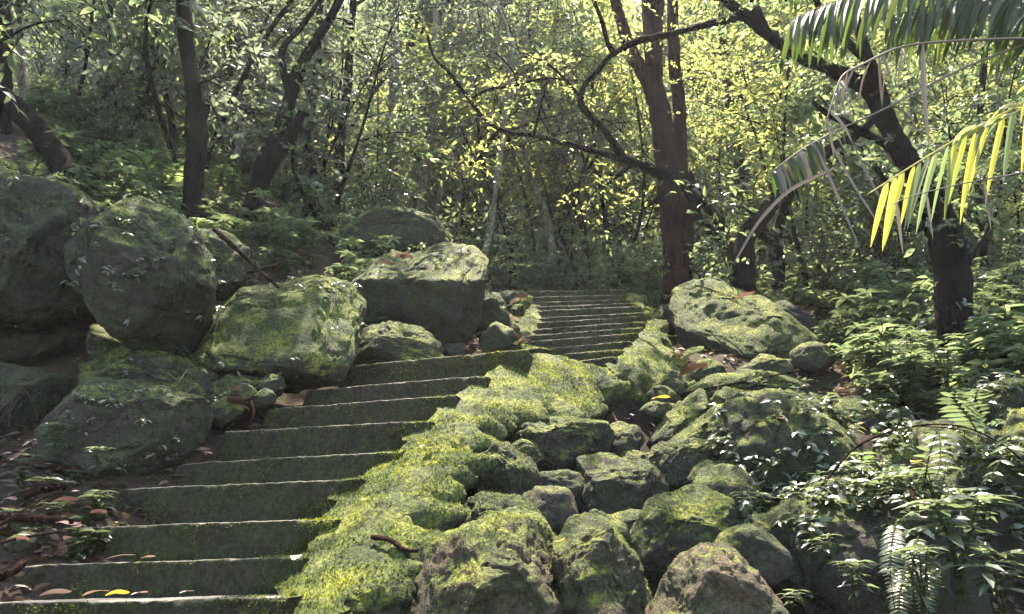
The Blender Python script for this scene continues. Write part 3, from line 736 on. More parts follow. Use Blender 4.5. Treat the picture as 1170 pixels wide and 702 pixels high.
# slanting dark double trunk
l2 = px_limb([(285,248,7.9,10),(300,195,7.9,11),(318,155,7.9,10),(336,95,7.95,8),(352,60,8,6.5),(375,25,8,5.5),(400,-15,8,5)])
l2b = px_limb([(288,240,7.85,8),(310,190,7.8,8),(335,150,7.75,7),(345,128,7.7,5)])
l2c = px_limb([(330,105,7.9,5),(322,60,7.8,4),(345,30,7.8,3.5),(372,-10,7.8,3)])
top2 = np.array(l2[0][-1])
l2[0].append(top2+[.9, .2, 1.4]); l2[1].append(.02)
tree_obj('tree', 'slanting dark trunk leaning right with a forked foot and leafy vine', 'tree', [l2, l2b, l2c], 'bark_dark',
         canopy([top2+[.7, .2, 1.6], top2+[-.6, .6, 1.9]], 'leaf_mid', 55, .12, 12,
                extra=lambda mb, g: limb_sprays(mb, l2[0][:5], 45, g, .12, .09, 7, (.15, .3), w=.55)))
# thick trunk leaning in from the left margin
l3 = px_limb([(78,205,6.6,15),(66,180,6.6,13),(45,155,6.6,13),(20,125,6.6,12),(-30,85,6.6,11),(-90,30,6.6,10)])
tree_obj('tree', 'thick dark trunk leaning out past the left margin', 'tree', [l3], 'bark_dark',
         canopy([np.array(l3[0][-1])+[-.6, .2, 1.4]], 'leaf_mid', 80, .12, 13))
# a young tree close by at the left whose leafy twigs hang into the top left
q1 = [U(-70, 330, 5.0), U(-60, 200, 5.0), U(-45, 80, 5.0), U(-20, -20, 5.05), U(15, -90, 5.1)]
q2 = [U(-50, 90, 5.0), U(-10, 55, 4.9), U(35, 30, 4.85), U(75, 22, 4.8)]; q3 = [U(-22, -15, 5.05), U(30, -25, 4.9), U(80, -10, 4.8), U(110, 12, 4.75)]
q1[0][2] = min(q1[0][2], gz(q1[0][0], q1[0][1])-.1)
def q_l(mb):
    g = np.random.default_rng(5)
    limb_sprays(mb, q2, 12, g, .10, .15, 6, (.25, .45), w=.38, detail=1, t0=.2); limb_sprays(mb, q3, 12, g, .10, .15, 6, (.25, .45), w=.38, detail=1, t0=.2)
    return [M['leaf_mid'], M['twig']]
tree_obj('sapling', 'nearby young tree whose big leaves hang in at the upper left corner', 'sapling', [(q1, [.04, .035, .028, .02, .008]), (q2, [.015, .011, .008, .004]), (q3, [.014, .01, .008, .004])], 'bark_dark', q_l, sides=8, seed=3)
# others, left part
for i, (pts, lab, bark, lm) in enumerate([
    ([(172,235,9.5,8),(170,160,9.5,9),(163,90,9.5,10),(160,30,9.5,10),(155,-60,9.5,9)], 'vine covered dark trunk left of the straight dark trunk', 'bark_dark', 'leaf_grey'),
    ([(8,215,7.4,9),(4,120,7.4,8),(8,40,7.4,8),(5,-50,7.4,7)], 'upright dark trunk at the left margin behind the leaning trunk', 'bark_dark', 'leaf_mid'),
    ([(36,205,8.4,7),(32,130,8.4,7),(22,60,8.4,6.5),(24,-50,8.4,6)], 'greyish brown trunk right beside the left margin trunk', 'bark_pale', 'leaf_mid'),
    ([(200,185,8.6,3),(190,110,8.6,2.8),(184,55,8.6,2.6),(170,10,8.6,2),(160,-40,8.6,2)], 'thin dark sapling stem left of the straight dark trunk', 'bark_dark', 'leaf_mid'),
    ([(355,250,9.5,6),(358,200,9.5,6),(350,150,9.5,5.5),(362,90,9.5,5),(370,-40,9.5,4)], 'brownish slim trunk right of the slanting trunk', 'bark_brown', 'leaf_grey'),
    ([(386,225,10.5,6),(390,150,10.5,6),(398,90,10.5,5),(405,-30,10.5,4)], 'slim dark trunk between the brownish trunk and the pale trunk', 'bark_dark', 'leaf_grey'),
    ([(450,238,13.5,7.5),(451,190,13.5,6.5),(451,145,13.5,6),(450,90,13.5,6),(454,-30,13.5,5)], 'straight pale lichen covered trunk in the middle distance', 'bark_pale', 'leaf_mid'),
    ([(478,246,13.8,6),(484,210,13.8,6),(490,165,13.8,5),(496,110,13.8,4.5),(500,-30,13.8,4)], 'pale trunk just right of the straight pale trunk', 'bark_pale', 'leaf_mid'),
    ([(500,240,14.5,4),(512,195,14.5,4),(524,160,14.5,3.5),(540,90,14.5,3),(552,-20,14.5,3)], 'pale thin trunk leaning right behind the undercut boulder', 'bark_pale', 'leaf_mid'),
    ([(523,235,15.0,3.8),(525,190,15.0,3.5),(527,160,15.0,3.2),(528,80,15,3),(526,-20,15,3)], 'pale thin upright trunk third to the right of the straight pale trunk', 'bark_pale', 'leaf_yellow'),
    ([(519,292,11.0,3.4),(520,262,11.0,3.4),(520,244,11.0,3.2)], 'short dark stump pole in front of the distant steps', 'bark_dark', None),
    ([(548,330,10.0,4),(552,300,10.0,4),(560,265,10.0,3.8),(564,235,10.0,3.2),(575,150,10.0,3),(585,60,10,2.5)], 'slim bent greyish stem left of the top step', 'bark_pale', 'leaf_mid'),
    ([(585,298,11.5,3.8),(578,265,11.5,3.8),(566,232,11.5,3.6),(556,205,11.5,3),(548,160,11.5,2.4)], 'dark stem leaning left above the top step', 'bark_dark', 'leaf_mid'),
    ([(632,312,12.5,4),(630,280,12.5,4.5),(622,240,12.5,4),(606,205,12.5,3),(598,150,12.5,3),(600,60,12.5,2)], 'mid brown trunk in the thicket above the top step', 'bark_pale', 'leaf_grey'),
    ([(660,318,11.8,3),(648,285,11.8,3),(640,262,11.8,2.6),(655,235,11.8,2),(668,190,11.8,2)], 'thin crooked dark stem in the thicket above the top step', 'bark_dark', 'leaf_grey'),
    ([(700,322,12,3),(697,285,12,3),(690,240,12,2.8),(684,200,12,2.4),(676,120,12,2)], 'thin dark sapling left of the big brown trunk', 'bark_dark', 'leaf_yellow'),
    ([(858,330,13,7),(850,230,13,6.5),(838,150,13,6),(828,60,13,6),(822,-30,13,5)], 'pale brown trunk seen behind the forked dark tree', 'bark_brown', 'leaf_yellow'),
    ([(1128,330,9.5,5),(1120,250,9.5,4.5),(1118,160,9.5,4),(1125,60,9.5,4),(1130,-40,9.5,3)], 'slim dark stem behind the palm fronds', 'bark_dark', 'leaf_mid'),
    ([(648,190,19,4),(645,120,19,4),(640,40,19,4),(640,-30,19,3)], 'far slim trunk behind the long mossy branch', 'bark_pale', 'leaf_yellow'),
    ([(118,190,11,3.5),(120,120,11,3.2),(128,40,11,3),(126,-40,11,3)], 'slim stem behind the ferny saplings at the left', 'bark_dark', 'leaf_mid'),
    ([(262,200,10.5,3),(268,120,10.5,2.8),(262,60,10.5,2.6),(268,-20,10.5,2.4)], 'thin straight stem between the straight trunk and the slanting trunk', 'bark_dark', 'leaf_mid'),
]):
    p, r = px_limb(pts); gl = np.random.default_rng(200+i)
    if lm is None:
        tree_obj('stump', lab, 'stump', [(p, r)], bark, seed=40+i); continue
    p0 = p[0].copy(); p0[2] = min(p0[2], gz(p0[0], p0[1])-.1); p = [p0]+p; r = [r[0]*1.15]+r
    tp = p[-1]; limbs = [(p+[tp+[gl.normal(0, .3), .2, 1.5]], r+[r[-1]*.4])]
    cs = [tp+[gl.normal(0, .6), gl.normal(0, .5), 1.3]]
    for k in range(4):
        q = p[-1]*(1-.16*k)+p[-2]*.16*k
        e = q+[gl.normal(0, 1.0), gl.normal(0, .6), gl.uniform(.4, 1.3)]
        limbs.append(([q, (q+e)/2+[0, 0, .12], e], [r[-1]*.6, r[-1]*.4, .006])); cs.append(e)
    tree_obj('tree', lab, 'tree', limbs, bark, canopy(cs, lm, 3 if 'slim bent' in lab else 34, .11, 300+i, (.9, .8, .5)), seed=40+i)

# big brown trunk (double) right of the upper steps
b1 = px_limb([(774,345,9.4,19),(773,310,9.4,16),(768,250,9.4,14),(762,190,9.4,13.5),(755,130,9.4,13),(748,90,9.4,12.5),(744,50,9.4,11),(741,0,9.4,10.5),(738,-60,9.4,10)])
b1 = (b1[0], [x*.9 for x in b1[1]])
b2 = px_limb([(752,120,9.4,11),(738,90,9.4,9),(722,60,9.4,8),(708,20,9.4,7),(695,-30,9.4,6)])
b3 = px_limb([(779,335,9.8,12),(781,280,9.8,11),(779,200,9.8,9),(776,130,9.8,8),(770,70,9.8,7.5),(768,-40,9.8,7)])
b4 = px_limb([(751,100,9.3,5),(752,60,9.2,5.5),(754,10,9.2,5),(756,-50,9.2,4)])
bt = np.array(b1[0][-1])
tree_obj('tree', 'big brown double trunk right behind the upper steps', 'tree', [b1, b2, b3, b4], 'bark_brown',
         canopy([bt+[1.6, 1.6, 1.8], bt+[2.6, .8, 2.2], bt+[-.2, 3.2, 2.4], bt+[1.2, 2.6, 1.5]], 'leaf_yellow', 45, .12, 21, extra=lambda mb, g: limb_sprays(mb, b1[0], 45, g, .12, .06, 6, (.08, .2), w=.5, t0=0)))
# dark sprawling tree: trunk foot right of the brown trunk with long mossy branches to the left
s1 = px_limb([(852,330,8.2,13),(850,300,8.2,12),(850,275,8.2,12),(868,250,8.15,11),(893,225,8.1,10),(915,200,8.1,8),(950,170,8.1,7),(985,150,8.1,5),(1010,120,8,4)])
s2 = px_limb([(848,305,8.3,9),(835,285,8.4,9),(818,268,8.5,9),(800,250,8.6,8),(790,225,8.7,8),(776,205,8.8,9),(755,198,8.6,10),(735,190,8.5,9),(712,182,8.4,6.5),(690,176,8.3,5.5),(650,165,8.2,4.5),(610,155,8.1,4),(575,150,8.0,4),(550,132,7.95,4),(530,105,7.9,3.5),(512,82,7.8,3),(496,66,7.8,2.5),(488,40,7.8,2)])
s2 = (s2[0], [x*.72 for x in s2[1]])
s3 = px_limb([(716,184,8.4,5),(702,165,8.3,5),(690,148,8.2,4.5),(672,130,8.1,4),(664,118,8.0,4),(668,98,7.9,3.5),(684,80,7.8,3.2),(700,62,7.6,4.2),(730,47,7.4,4),(765,39,7.2,3.8),(800,30,7.0,4),(850,20,6.7,5)])
s4 = px_limb([(702,62,7.6,3.5),(694,48,7.55,3),(688,25,7.5,3),(678,0,7.5,3),(665,-40,7.5,2.5)])
s5 = px_limb([(568,152,8.0,3),(555,165,7.9,3),(548,180,7.9,2.5),(530,188,7.8,2),(520,172,7.8,1.5)])
s6 = px_limb([(540,112,7.9,2),(560,102,7.8,2),(590,98,7.8,1.8),(620,90,7.7,1.5),(660,92,7.7,1)])
s7 = px_limb([(664,112,8.0,2.5),(640,85,7.9,2),(620,70,7.8,1.8),(600,65,7.8,1.2)])
s8 = px_limb([(725,186,8.5,3),(700,205,8.5,2.5),(682,218,8.4,2),(672,232,8.4,1.5)])
s9 = px_limb([(860,262,8.2,8),(882,275,8.25,7),(890,300,8.3,7),(888,330,8.3,7)])
s10 = px_limb([(836,290,8.4,6),(820,250,8.4,6.5),(800,228,8.5,6),(788,200,8.6,5)])
s11 = px_limb([(592,98,7.8,1.6),(585,80,7.8,1.2),(566,60,7.7,1)])
s12 = px_limb([(610,154,8.1,2.2),(618,120,8,1.6),(625,95,7.9,1.2)])
s13 = px_limb([(905,215,8.1,6),(890,262,8.3,6),(884,300,8.4,6)])
def sp_leaves(mb):
    g = np.random.default_rng(77)
    for s in (s2, s3, s4, s6, s7, s8, s5): limb_sprays(mb, s[0][max(0, len(s[0])-9):], 20, g, .14, .075, 7, (.15, .4), t0=.3)
    limb_sprays(mb, s2[0], 35, g, .05, .05, 5, (.06, .15), t0=.35)
    return [M['leaf_yellow'], M['twig']]
tree_obj('tree', 'dark sprawling tree whose long mossy branch crosses to the left of the brown trunk', 'tree', [s1, s2, s3, s4, s5, s6, s7, s8, s9, s10, s11, s12, s13], 'bark_dark', sp_leaves, seed=7)
# big dark forked tree at the right
d1 = px_limb([(1092,425,5.9,24),(1090,380,5.9,20),(1082,330,5.9,17),(1070,270,5.9,16),(1058,215,5.9,16),(1035,180,5.9,16),(1010,135,5.9,15),(990,100,5.9,13),(955,82,5.9,11),(915,65,5.9,9),(880,42,5.9,10),(858,22,5.9,11),(830,0,5.9,8),(800,-40,5.9,6)])
d1 = (d1[0], [x*.76 for x in d1[1]])
d2 = px_limb([(1012,140,5.9,10),(1002,100,5.85,9),(990,60,5.8,7),(978,20,5.8,6.5),(968,-40,5.8,6)])
d3 = px_limb([(872,32,5.9,6),(862,5,5.9,5.5),(852,-40,5.9,5)])
d4 = px_limb([(860,22,5.9,5),(840,20,6.2,5),(800,30,6.6,4),(770,38,7.0,3.8)])
d5 = px_limb([(1045,195,5.9,6),(1010,165,5.8,5),(975,145,5.75,4.5),(945,130,5.7,4),(928,116,5.7,2.5)])
d6 = px_limb([(988,68,5.8,5),(965,45,5.75,5),(940,20,5.7,4.5),(925,-30,5.7,4)])
d7 = px_limb([(1096,420,6.0,12),(1100,350,6.05,10),(1094,290,6.1,10),(1080,240,6.05,9),(1060,200,6,8)])
d8 = px_limb([(1065,250,5.9,6),(1040,262,5.85,5),(1022,225,5.8,4),(1000,190,5.8,3)])
dt = np.array(d2[0][-1])
tree_obj('tree', 'big dark forked tree behind the yellow palm frond at the right', 'tree', [d1, d2, d3, d4, d5, d6, d7, d8], 'bark_dark',
         canopy([dt+[.8, 2.4, 1.9], dt+[2.0, 2.2, 1.8], dt+[1.4, 1.2, 2.4], dt+[3.0, 2.6, 1.4], np.array(d3[0][-1])+[.1, .6, 1.5], np.array(d3[0][-1])+[1.5, -.2, 2.0]], 'leaf_mid', 55, .12, 31, extra=lambda mb, g: (limb_sprays(mb, d1[0][:7], 55, g, .13, .075, 7, (.12, .3), w=.5, t0=0, detail=1), limb_sprays(mb, d1[0][6:], 30, g, .10, .07, 7, (.12, .3), w=.5, t0=0, detail=1))), seed=8)  # unseen crown clumps overhead, added to shade the right bank and lower boulders

# --- forest on the slope behind: individual trees
g = np.random.default_rng(42)
nt_ = 0
def forest_tree(x, y, i, h, lm, bark, lab, grp, nsp, leaf):
    g = np.random.default_rng(9000+i)
    z = gz(x, y)-.1; b = np.array([x, y, z])
    lean = g.normal(0, .16, 2); kx, ky = g.normal(0, .06, 2)*h
    r0 = h*.007+.025
    pts = [b, b+[lean[0]*h*.2+kx, lean[1]*h*.3+ky, h*.33], b+[lean[0]*h*.7-kx*.5, lean[1]*h*.6, h*.66], b+[lean[0]*h, lean[1]*h, h]]
    limbs = [(pts, [r0*1.2, r0*.9, r0*.6, r0*.2])]
    cs = []
    for k in range(11):
        t = g.uniform(.15, 1); q = np.array(pts[0])*(1-t)+np.array(pts[3])*t
        a = g.uniform(0, 6.28); L = h*g.uniform(.14, .3)*(1.15-.5*t)
        e = q+[math.cos(a)*L, math.sin(a)*L, L*g.uniform(.05, .6)]
        limbs.append(([q, (q+e)/2+[0, 0, .1*L], e], [r0*.4, r0*.25, .008])); cs.append(e)
    cs.append(pts[3])
    def cr(mb):
        for c in cs: blob_sprays(mb, c, np.array([.16, .16, .09])*h*g.uniform(.7, 1.2), nsp, g, leaf, 9, (.3, .65), 0, None if y > 18 else 1)
        return [M[lm], M['twig']]
    tree_obj('tree', lab, 'tree', limbs, bark, cr, group=grp, sides=7, rough=.1, seed=i)

i = 0
for y0, y1, n, hh in ((10.5, 14, 13, (4.5, 7)), (14, 19, 16, (6, 9)), (19, 27, 18, (8, 12)), (27, 40, 20, (9, 13)), (38, 55, 16, (10, 15))):
    for k in range(n):
        y = g.uniform(y0, y1); u = -0.78 + 1.56*(k+g.uniform(.1, .9))/n
        x = u*y*1.06
        if y < 14 and -.2 < u < .27: y += 4.5
        if y < 15.5 and 480 < 585+880*u*1.06*.95 < 575: y += 2.5
        px = 585+880*x/y*.95
        lm = g.choice(['leaf_yellow', 'leaf_yellow', 'leaf_mid']) if u > -.12 else g.choice(['leaf_mid', 'leaf_grey', 'leaf_yellow'], p=[.35, .5, .15])
        far = 'far' if y > 19 else 'middle'
        lab = {('far', 'leaf_yellow'): 'yellow green tree on the far wooded slope', ('far', 'leaf_mid'): 'mid green tree on the far wooded slope', ('far', 'leaf_grey'): 'dull green tree on the far wooded slope',
               ('middle', 'leaf_yellow'): 'yellow green understorey tree behind the boulders and steps', ('middle', 'leaf_mid'): 'mid green understorey tree behind the boulders and steps',
               ('middle', 'leaf_grey'): 'dull green understorey tree behind the boulders and steps'}[(far, str(lm))]
        forest_tree(x, y, i, g.uniform(*hh), str(lm), g.choice(['bark_dark', 'bark_brown', 'bark_pale']), lab, 'trees on the ' + ('far wooded slope' if far == 'far' else 'slope behind the boulders'), 34 if y < 19 else 40, .125 if y < 14 else (.17 if y < 20 else .26))
        i += 1

# ------------------------------------------------------------------ plants
def copy_thing(e, children, loc, rz, sc, label=None, group=None):
    c = e.copy(); col.objects.link(c); c.location = loc; c.rotation_euler = (0, 0, rz); c.scale = (sc, sc, sc)
    if label: c['label'] = label
    if group: c['group'] = group
    for ch in children:
        d = ch.copy(); d.parent = c; col.objects.link(d)
    return c

class Proto:
    """plant prototype; the first placing moves the original, later ones copy it and its parts"""
    def __init__(s, name, cat, stems, stem_mat, lv, mats):
        s.e = empty(name); s.cat = cat; s.used = False
        s.ch = []
        if stems.n: s.ch.append(link('stem', stems.mesh('stem', stem_mat, True), s.e))
        s.ch.append(link('foliage', lv.mesh('foliage', mats), s.e))
    def place(s, loc, rz, sc, label, group=None, tilt=None):
        if not s.used:
            s.used = True; o = s.e; o.location = loc; o.rotation_euler = (0, 0, rz); o.scale = (sc,)*3
        else: o = copy_thing(s.e, s.ch, loc, rz, sc)
        if tilt: o.rotation_euler = (*tilt, rz)
        if 'group' in o and not group: del o['group']
        return tag(o, label, s.cat, group)

def herb(seed, nst=6, h=.5, leaf=.13, w=.36, mat='leaf_herb', name='leafy_herb', cat='plant', K=9, flop=.5):
    g = np.random.default_rng(seed); st, lv = MB(), MB()
    for k in range(nst):
        a = g.uniform(0, 6.28); hh = h*g.uniform(.6, 1.15); out = flop*hh*g.uniform(.4, 1.1)
        p = [np.zeros(3)+g.normal(0, .02, 3)*[1, 1, 0], np.array([math.cos(a)*out*.35, math.sin(a)*out*.35, hh*.55]), np.array([math.cos(a)*out, math.sin(a)*out, hh])]
        tube(st, p, [.006, .005, .003], 5, 4)
        q, _ = smooth_path(np.array(p), np.ones(3), 8)
        t = g.uniform(.3, 1, K)*(len(q)-1); i = np.clip(t.astype(int), 0, len(q)-2); f = (t-i)[:, None]
        P = q[i]*(1-f)+q[i+1]*f
        aa = g.uniform(0, 6.28, K)
        d = np.stack([np.cos(aa), np.sin(aa), g.uniform(-.15, .45, K)], 1)
        leaves(lv, P, d, np.array([0, 0, 1.])+g.normal(0, .25, (K, 3)), leaf*g.uniform(.6, 1.2, K), w, .25, .3, 0, 1)
        # top whorl
        aa = a+np.arange(5)*1.256
        d = np.stack([np.cos(aa), np.sin(aa), np.full(5, .25)], 1)
        leaves(lv, np.repeat(p[2][None], 5, 0), d, np.tile([0, 0, 1.], (5, 1))+g.normal(0, .2, (5, 3)), leaf*g.uniform(.7, 1.2, 5), w, .25, .35, 0, 1)
    return Proto(name, cat, st, M['stem'], lv, [M[mat]])

def shrub(seed, h=1.4, n=34, leaf=.10, mat='leaf_mid', w=.4, name='shrub'):
    g = np.random.default_rng(seed); st, lv = MB(), MB()
    tips = []
    for k in range(6):
        a = g.uniform(0, 6.28); o = h*g.uniform(.15, .5); hh = h*g.uniform(.6, 1.05)
        p = [np.array([0, 0, -.05]), np.array([math.cos(a)*o*.3, math.sin(a)*o*.3, hh*.5]), np.array([math.cos(a)*o, math.sin(a)*o, hh])]
        tube(st, p, [.016, .011, .004], 5, 4); q, _ = smooth_path(np.array(p), np.ones(3), 8)
        ii = g.integers(5, len(q), n//6*2); O = q[ii]+g.normal(0, .02, (len(ii), 3))
        d = norm(g.normal(0, 1, (len(ii), 3))*[1, 1, .5]+[math.cos(a)*.4, math.sin(a)*.4, .15])
        sprays(lv, O, d, g.uniform(.25, .55, len(ii))*h/1.4, 9, leaf, w, 0, 1, g, 1)
    return Proto(name, 'shrub', st, M['twig'], lv, [M[mat], M['twig']])

def pinnate(lv, st, p, L, npin, plen, pw, g, mi=0, droop=.2, taper=True):
    """a fern or compound frond along path p"""
    q, _ = smooth_path(np.array(p), np.ones(len(p)), 12)
    tube(st, p, [.005*L+.002, .004*L+.0015, .0012] if len(p) == 3 else list(np.linspace(.005*L+.002, .0015, len(p))), 5, 5)
    t = np.linspace(.12, .99, npin); i = np.clip((t*(len(q)-1)).astype(int), 0, len(q)-2); f = (t*(len(q)-1)-i)[:, None]
    P = q[i]*(1-f)+q[i+1]*f; T = norm(q[i+1]-q[i]); s = norm(np.cross(T, [0, 0, 1.])); up = np.cross(s, T)
    prof = np.sin(np.clip(t*1.0+.12, 0, 1)*np.pi)**.7 if taper else np.ones(npin)
    for sg in (1, -1):
        d = s*sg+T*.35+up*.05+g.normal(0, .06, (npin, 3))
        leaves(lv, P, d, up+g.normal(0, .1, (npin, 3)), plen*prof*g.uniform(.9, 1.1, npin)+.004, pw, .15, droop, mi, 1)

def fern(seed, nf=7, L=.5, mat='leaf_herb', npin=20, plen=.11, pw=.2, name='fern', arch=.6):
    g = np.random.default_rng(seed); st, lv = MB(), MB()
    for k in range(nf):
        a = k*6.28/nf+g.uniform(-.3, .3); l = L*g.uniform(.75, 1.15); up = g.uniform(.45, .9)
        c, s = math.cos(a), math.sin(a)
        p = [np.array([0, 0, 0.]), np.array([c*l*.4, s*l*.4, l*up*.55]), np.array([c*l*.85, s*l*.85, l*up*(1-arch)+.02])]
        pinnate(lv, st, p, l, npin, plen*l/L, pw, g)
    return Proto(name, 'fern', st, M['stem'], lv, [M[mat]])

H = [herb(1, 6, .5, .14), herb(2, 7, .42, .11, .42), herb(3, 5, .65, .16, .32), herb(4, 8, .35, .09, .45), herb(5, 6, .55, .13, .36, 'leaf_mid')]
S = [shrub(11, 1.3, 36, .10, 'leaf_herb'), shrub(12, 1.7, 40, .11, 'leaf_mid'), shrub(13, 1.5, 38, .08, 'leaf_grey', .5), shrub(14, 1.6, 36, .12, 'leaf_yellow', .38)]
Fn = [fern(21, 8, .55), fern(22, 7, .75, 'leaf_mid', 26, .13, .18), fern(23, 7, .9, 'leaf_bright', 30, .17, .15)]
SEED = herb(31, 3, .14, .08, .38, 'leaf_herb', 'seedling', K=4)

g = np.random.default_rng(17)
def scatter(n, xr, yr, protos, sc, label, group, keep=None, dz=-.03):
    k = 0; tries = 0
    while k < n and tries < n*40:
        tries += 1
        y = g.uniform(*yr); x = g.uniform(*xr)*y
        px = 585+880*x/(y/CT)
        if keep and not keep(x, y): continue
        if 8.4 < y < 15.5 and 488 < 585+880*x/y*.95 < 566: continue
        p = protos[g.integers(len(protos))]
        p.place((x, y, gz(x, y)+dz), g.uniform(0, 6.28), g.uniform(*sc), label, group, (g.normal(0, .08), g.normal(0, .08)))
        k += 1
off_stairs = lambda x, y: abs(x-np.interp(y, _cY, _cX)) > (1.0 if y < 9.2 else .5)
H2 = [herb(51, 8, .32, .13, .44, 'leaf_herb', K=7, flop=1.0), herb(52, 9, .28, .11, .48, 'leaf_herb', K=8, flop=1.2), herb(53, 7, .42, .15, .36, 'leaf_mid', K=7, flop=.8)]
scatter(165, (.36, .74), (4.9, 8.2), H2+H2+H[:1], (.6, 1.1), 'leafy undergrowth plant on the shady right bank', 'leafy plants on the right bank', lambda x, y: 585+880*x/y*.95 > (940 if y > 6.2 else 985))
scatter(34, (.74, 1.1), (3.8, 8.2), H2+H2+H[:1], (.6, 1.1), 'leafy undergrowth plant on the shady right bank', 'leafy plants on the right bank')
scatter(46, (.26, .75), (7.6, 11.5), S[:3]+H, (.7, 1.15), 'bushy undergrowth on the right bank behind the large sunlit boulder', 'bushes on the right bank', lambda x, y: y > 8.0 or 585+880*x/y*.95 > 960)
scatter(40, (-.2, .26), (9.6, 13.5), S[:3]+H[:3]+Fn[:1], (.6, 1.0), 'undergrowth bush beyond the top step', 'bushes beyond the top step', lambda x, y: off_stairs(x, y) or y > 10.4)
scatter(46, (-.72, -.1), (6.9, 10.5), S[:3]+H, (.55, 1.0), 'bush behind the left boulders', 'bushes behind the left boulders')
scatter(8, (-.66, -.30), (6.4, 9.0), Fn[1:], (.5, .9), 'bright feathery fern behind the left boulders', 'feathery ferns behind the left boulders')
scatter(60, (-.75, .75), (12, 19), S, (1.0, 1.7), 'shrub filling the slope under the trees', 'shrubs on the slope under the trees', lambda x, y: not (-1.6 < x < -.4 and y < 17))
scatter(34, (-.72, -.36), (6.3, 8.2), H2+H+Fn[:1], (.7, 1.2), 'leafy plant on the bank top above the leftmost boulders', 'leafy plants above the leftmost boulders')
scatter(26, (-.42, -.10), (6.6, 8.2), H2+H, (.7, 1.1), 'glossy herb between the slanting trunk and the undercut boulder', 'glossy herbs above the undercut boulder')

# ------------------------------------------------------------------ saplings in the middle distance
def sapling(px, Y, h, lm, lab, grp, seed, n=40, leaf=.11):
    g = np.random.default_rng(seed); x = (px-585)/FPX*Y/CT; b = np.array([x, Y, gz(x, Y)-.05])
    k = g.normal(0, .12, 4)*h
    pts = [b, b+[k[0], k[1], h*.35], b+[k[0]+k[2], k[1]+k[3], h*.7], b+[k[0]+k[2]*2.2, k[1]+k[3]*2, h]]
    limbs = [(pts, [.022+.004*h, .02, .014, .004])]; cl = []
    q, _ = smooth_path(np.array(pts), np.ones(4), 8)
    for j in range(8):
        o = q[g.integers(6, len(q))]; a = g.uniform(0, 6.28); L = g.uniform(.4, 1.1)
        e = o+[math.cos(a)*L, math.sin(a)*L, L*g.uniform(.1, .7)]
        limbs.append(([o, (o+e)/2+[0, 0, .06], e], [.010, .007, .003])); cl.append([o, (o+e)/2, e])
    def cr(mb):
        for c in cl: limb_sprays(mb, c, n//8+2, g, .16, leaf, 9, (.25, .5), t0=.2, detail=1 if Y < 9 else 0)
        limb_sprays(mb, pts, n//3, g, .2, leaf, 9, (.3, .5), t0=.3, detail=1 if Y < 9 else 0)
        return [M[lm], M['twig']]
    tree_obj('sapling', lab, 'sapling', limbs, 'bark_dark', cr, group=grp, sides=6, rough=.05, seed=seed)
g = np.random.default_rng(88)
for i in range(34):
    left = i < 18
    px = g.uniform(-20, 440) if left else g.uniform(830, 1190)
    Y = g.uniform(7.6, 11.5) if left else g.uniform(8.6, 12.5)
    lm = g.choice(['leaf_mid', 'leaf_grey', 'leaf_yellow'], p=[.38, .5, .12]) if left else g.choice(['leaf_yellow', 'leaf_mid'])
    kind = {'leaf_mid': 'mid green', 'leaf_grey': 'dull green', 'leaf_yellow': 'yellow green'}[str(lm)]
    sapling(px, Y, g.uniform(2.2, 4.6), str(lm), kind + ' sapling ' + ('behind the left boulders' if left else 'behind the right bank'),
            'saplings ' + ('behind the left boulders' if left else 'behind the right bank'), 700+i, 46, g.uniform(.08, .18))
for i in range(10):
    lm = g.choice(['leaf_yellow', 'leaf_mid', 'leaf_grey'])
    sapling(g.uniform(575, 830), g.uniform(11.5, 15), g.uniform(2.5, 5), str(lm), {'leaf_mid': 'mid green', 'leaf_grey': 'dull green', 'leaf_yellow': 'yellow green'}[str(lm)]+' sapling in the thicket beyond the top step', 'saplings beyond the top step', 760+i, 46, .11)

g = np.random.default_rng(321)
for i in range(26):
    px = g.uniform(-10, 480) if i < 17 else g.uniform(560, 900); Y = g.uniform(8.2, 12.5) if i < 17 else g.uniform(11, 14)
    x = (px-585)/FPX*Y/CT; b = np.array([x, Y, gz(x, Y)-.05]); h = g.uniform(3.5, 6.5); k = g.normal(0, .13, 3)*h; r = g.uniform(.014, .034)
    pts = [b, b+[k[0]*.5, .1, h*.35], b+[k[0]+k[1]*.5, .1, h*.7], b+[k[0]*1.3+k[1], 0, h]]; limbs = [(pts, [r, r*.9, r*.7, r*.4])]
    for j in range(3):
        q = pts[1]*(1-j*.33)+pts[2]*j*.33; e = q+[g.normal(0, .7), g.normal(0, .3), g.uniform(.3, 1.0)]; limbs.append(([q, (q+e)/2+[0, 0, .08], e], [r*.45, r*.35, .004]))
    def few(mb, limbs=limbs, i=i):
        gg = np.random.default_rng(3000+i)
        for l in limbs[1:]: limb_sprays(mb, l[0], 5, gg, .08, .11, 7, (.2, .4), t0=.4)
        return [M['leaf_grey' if i < 17 else 'leaf_yellow'], M['twig']]
    tree_obj('sapling', 'slender dark bare stem '+('behind the left boulders' if i < 17 else 'in the thicket beyond the top step'), 'sapling', limbs, 'bark_dark', few, group='slender stems '+('behind the left boulders' if i < 17 else 'beyond the top step'), sides=6, rough=.1, seed=i)

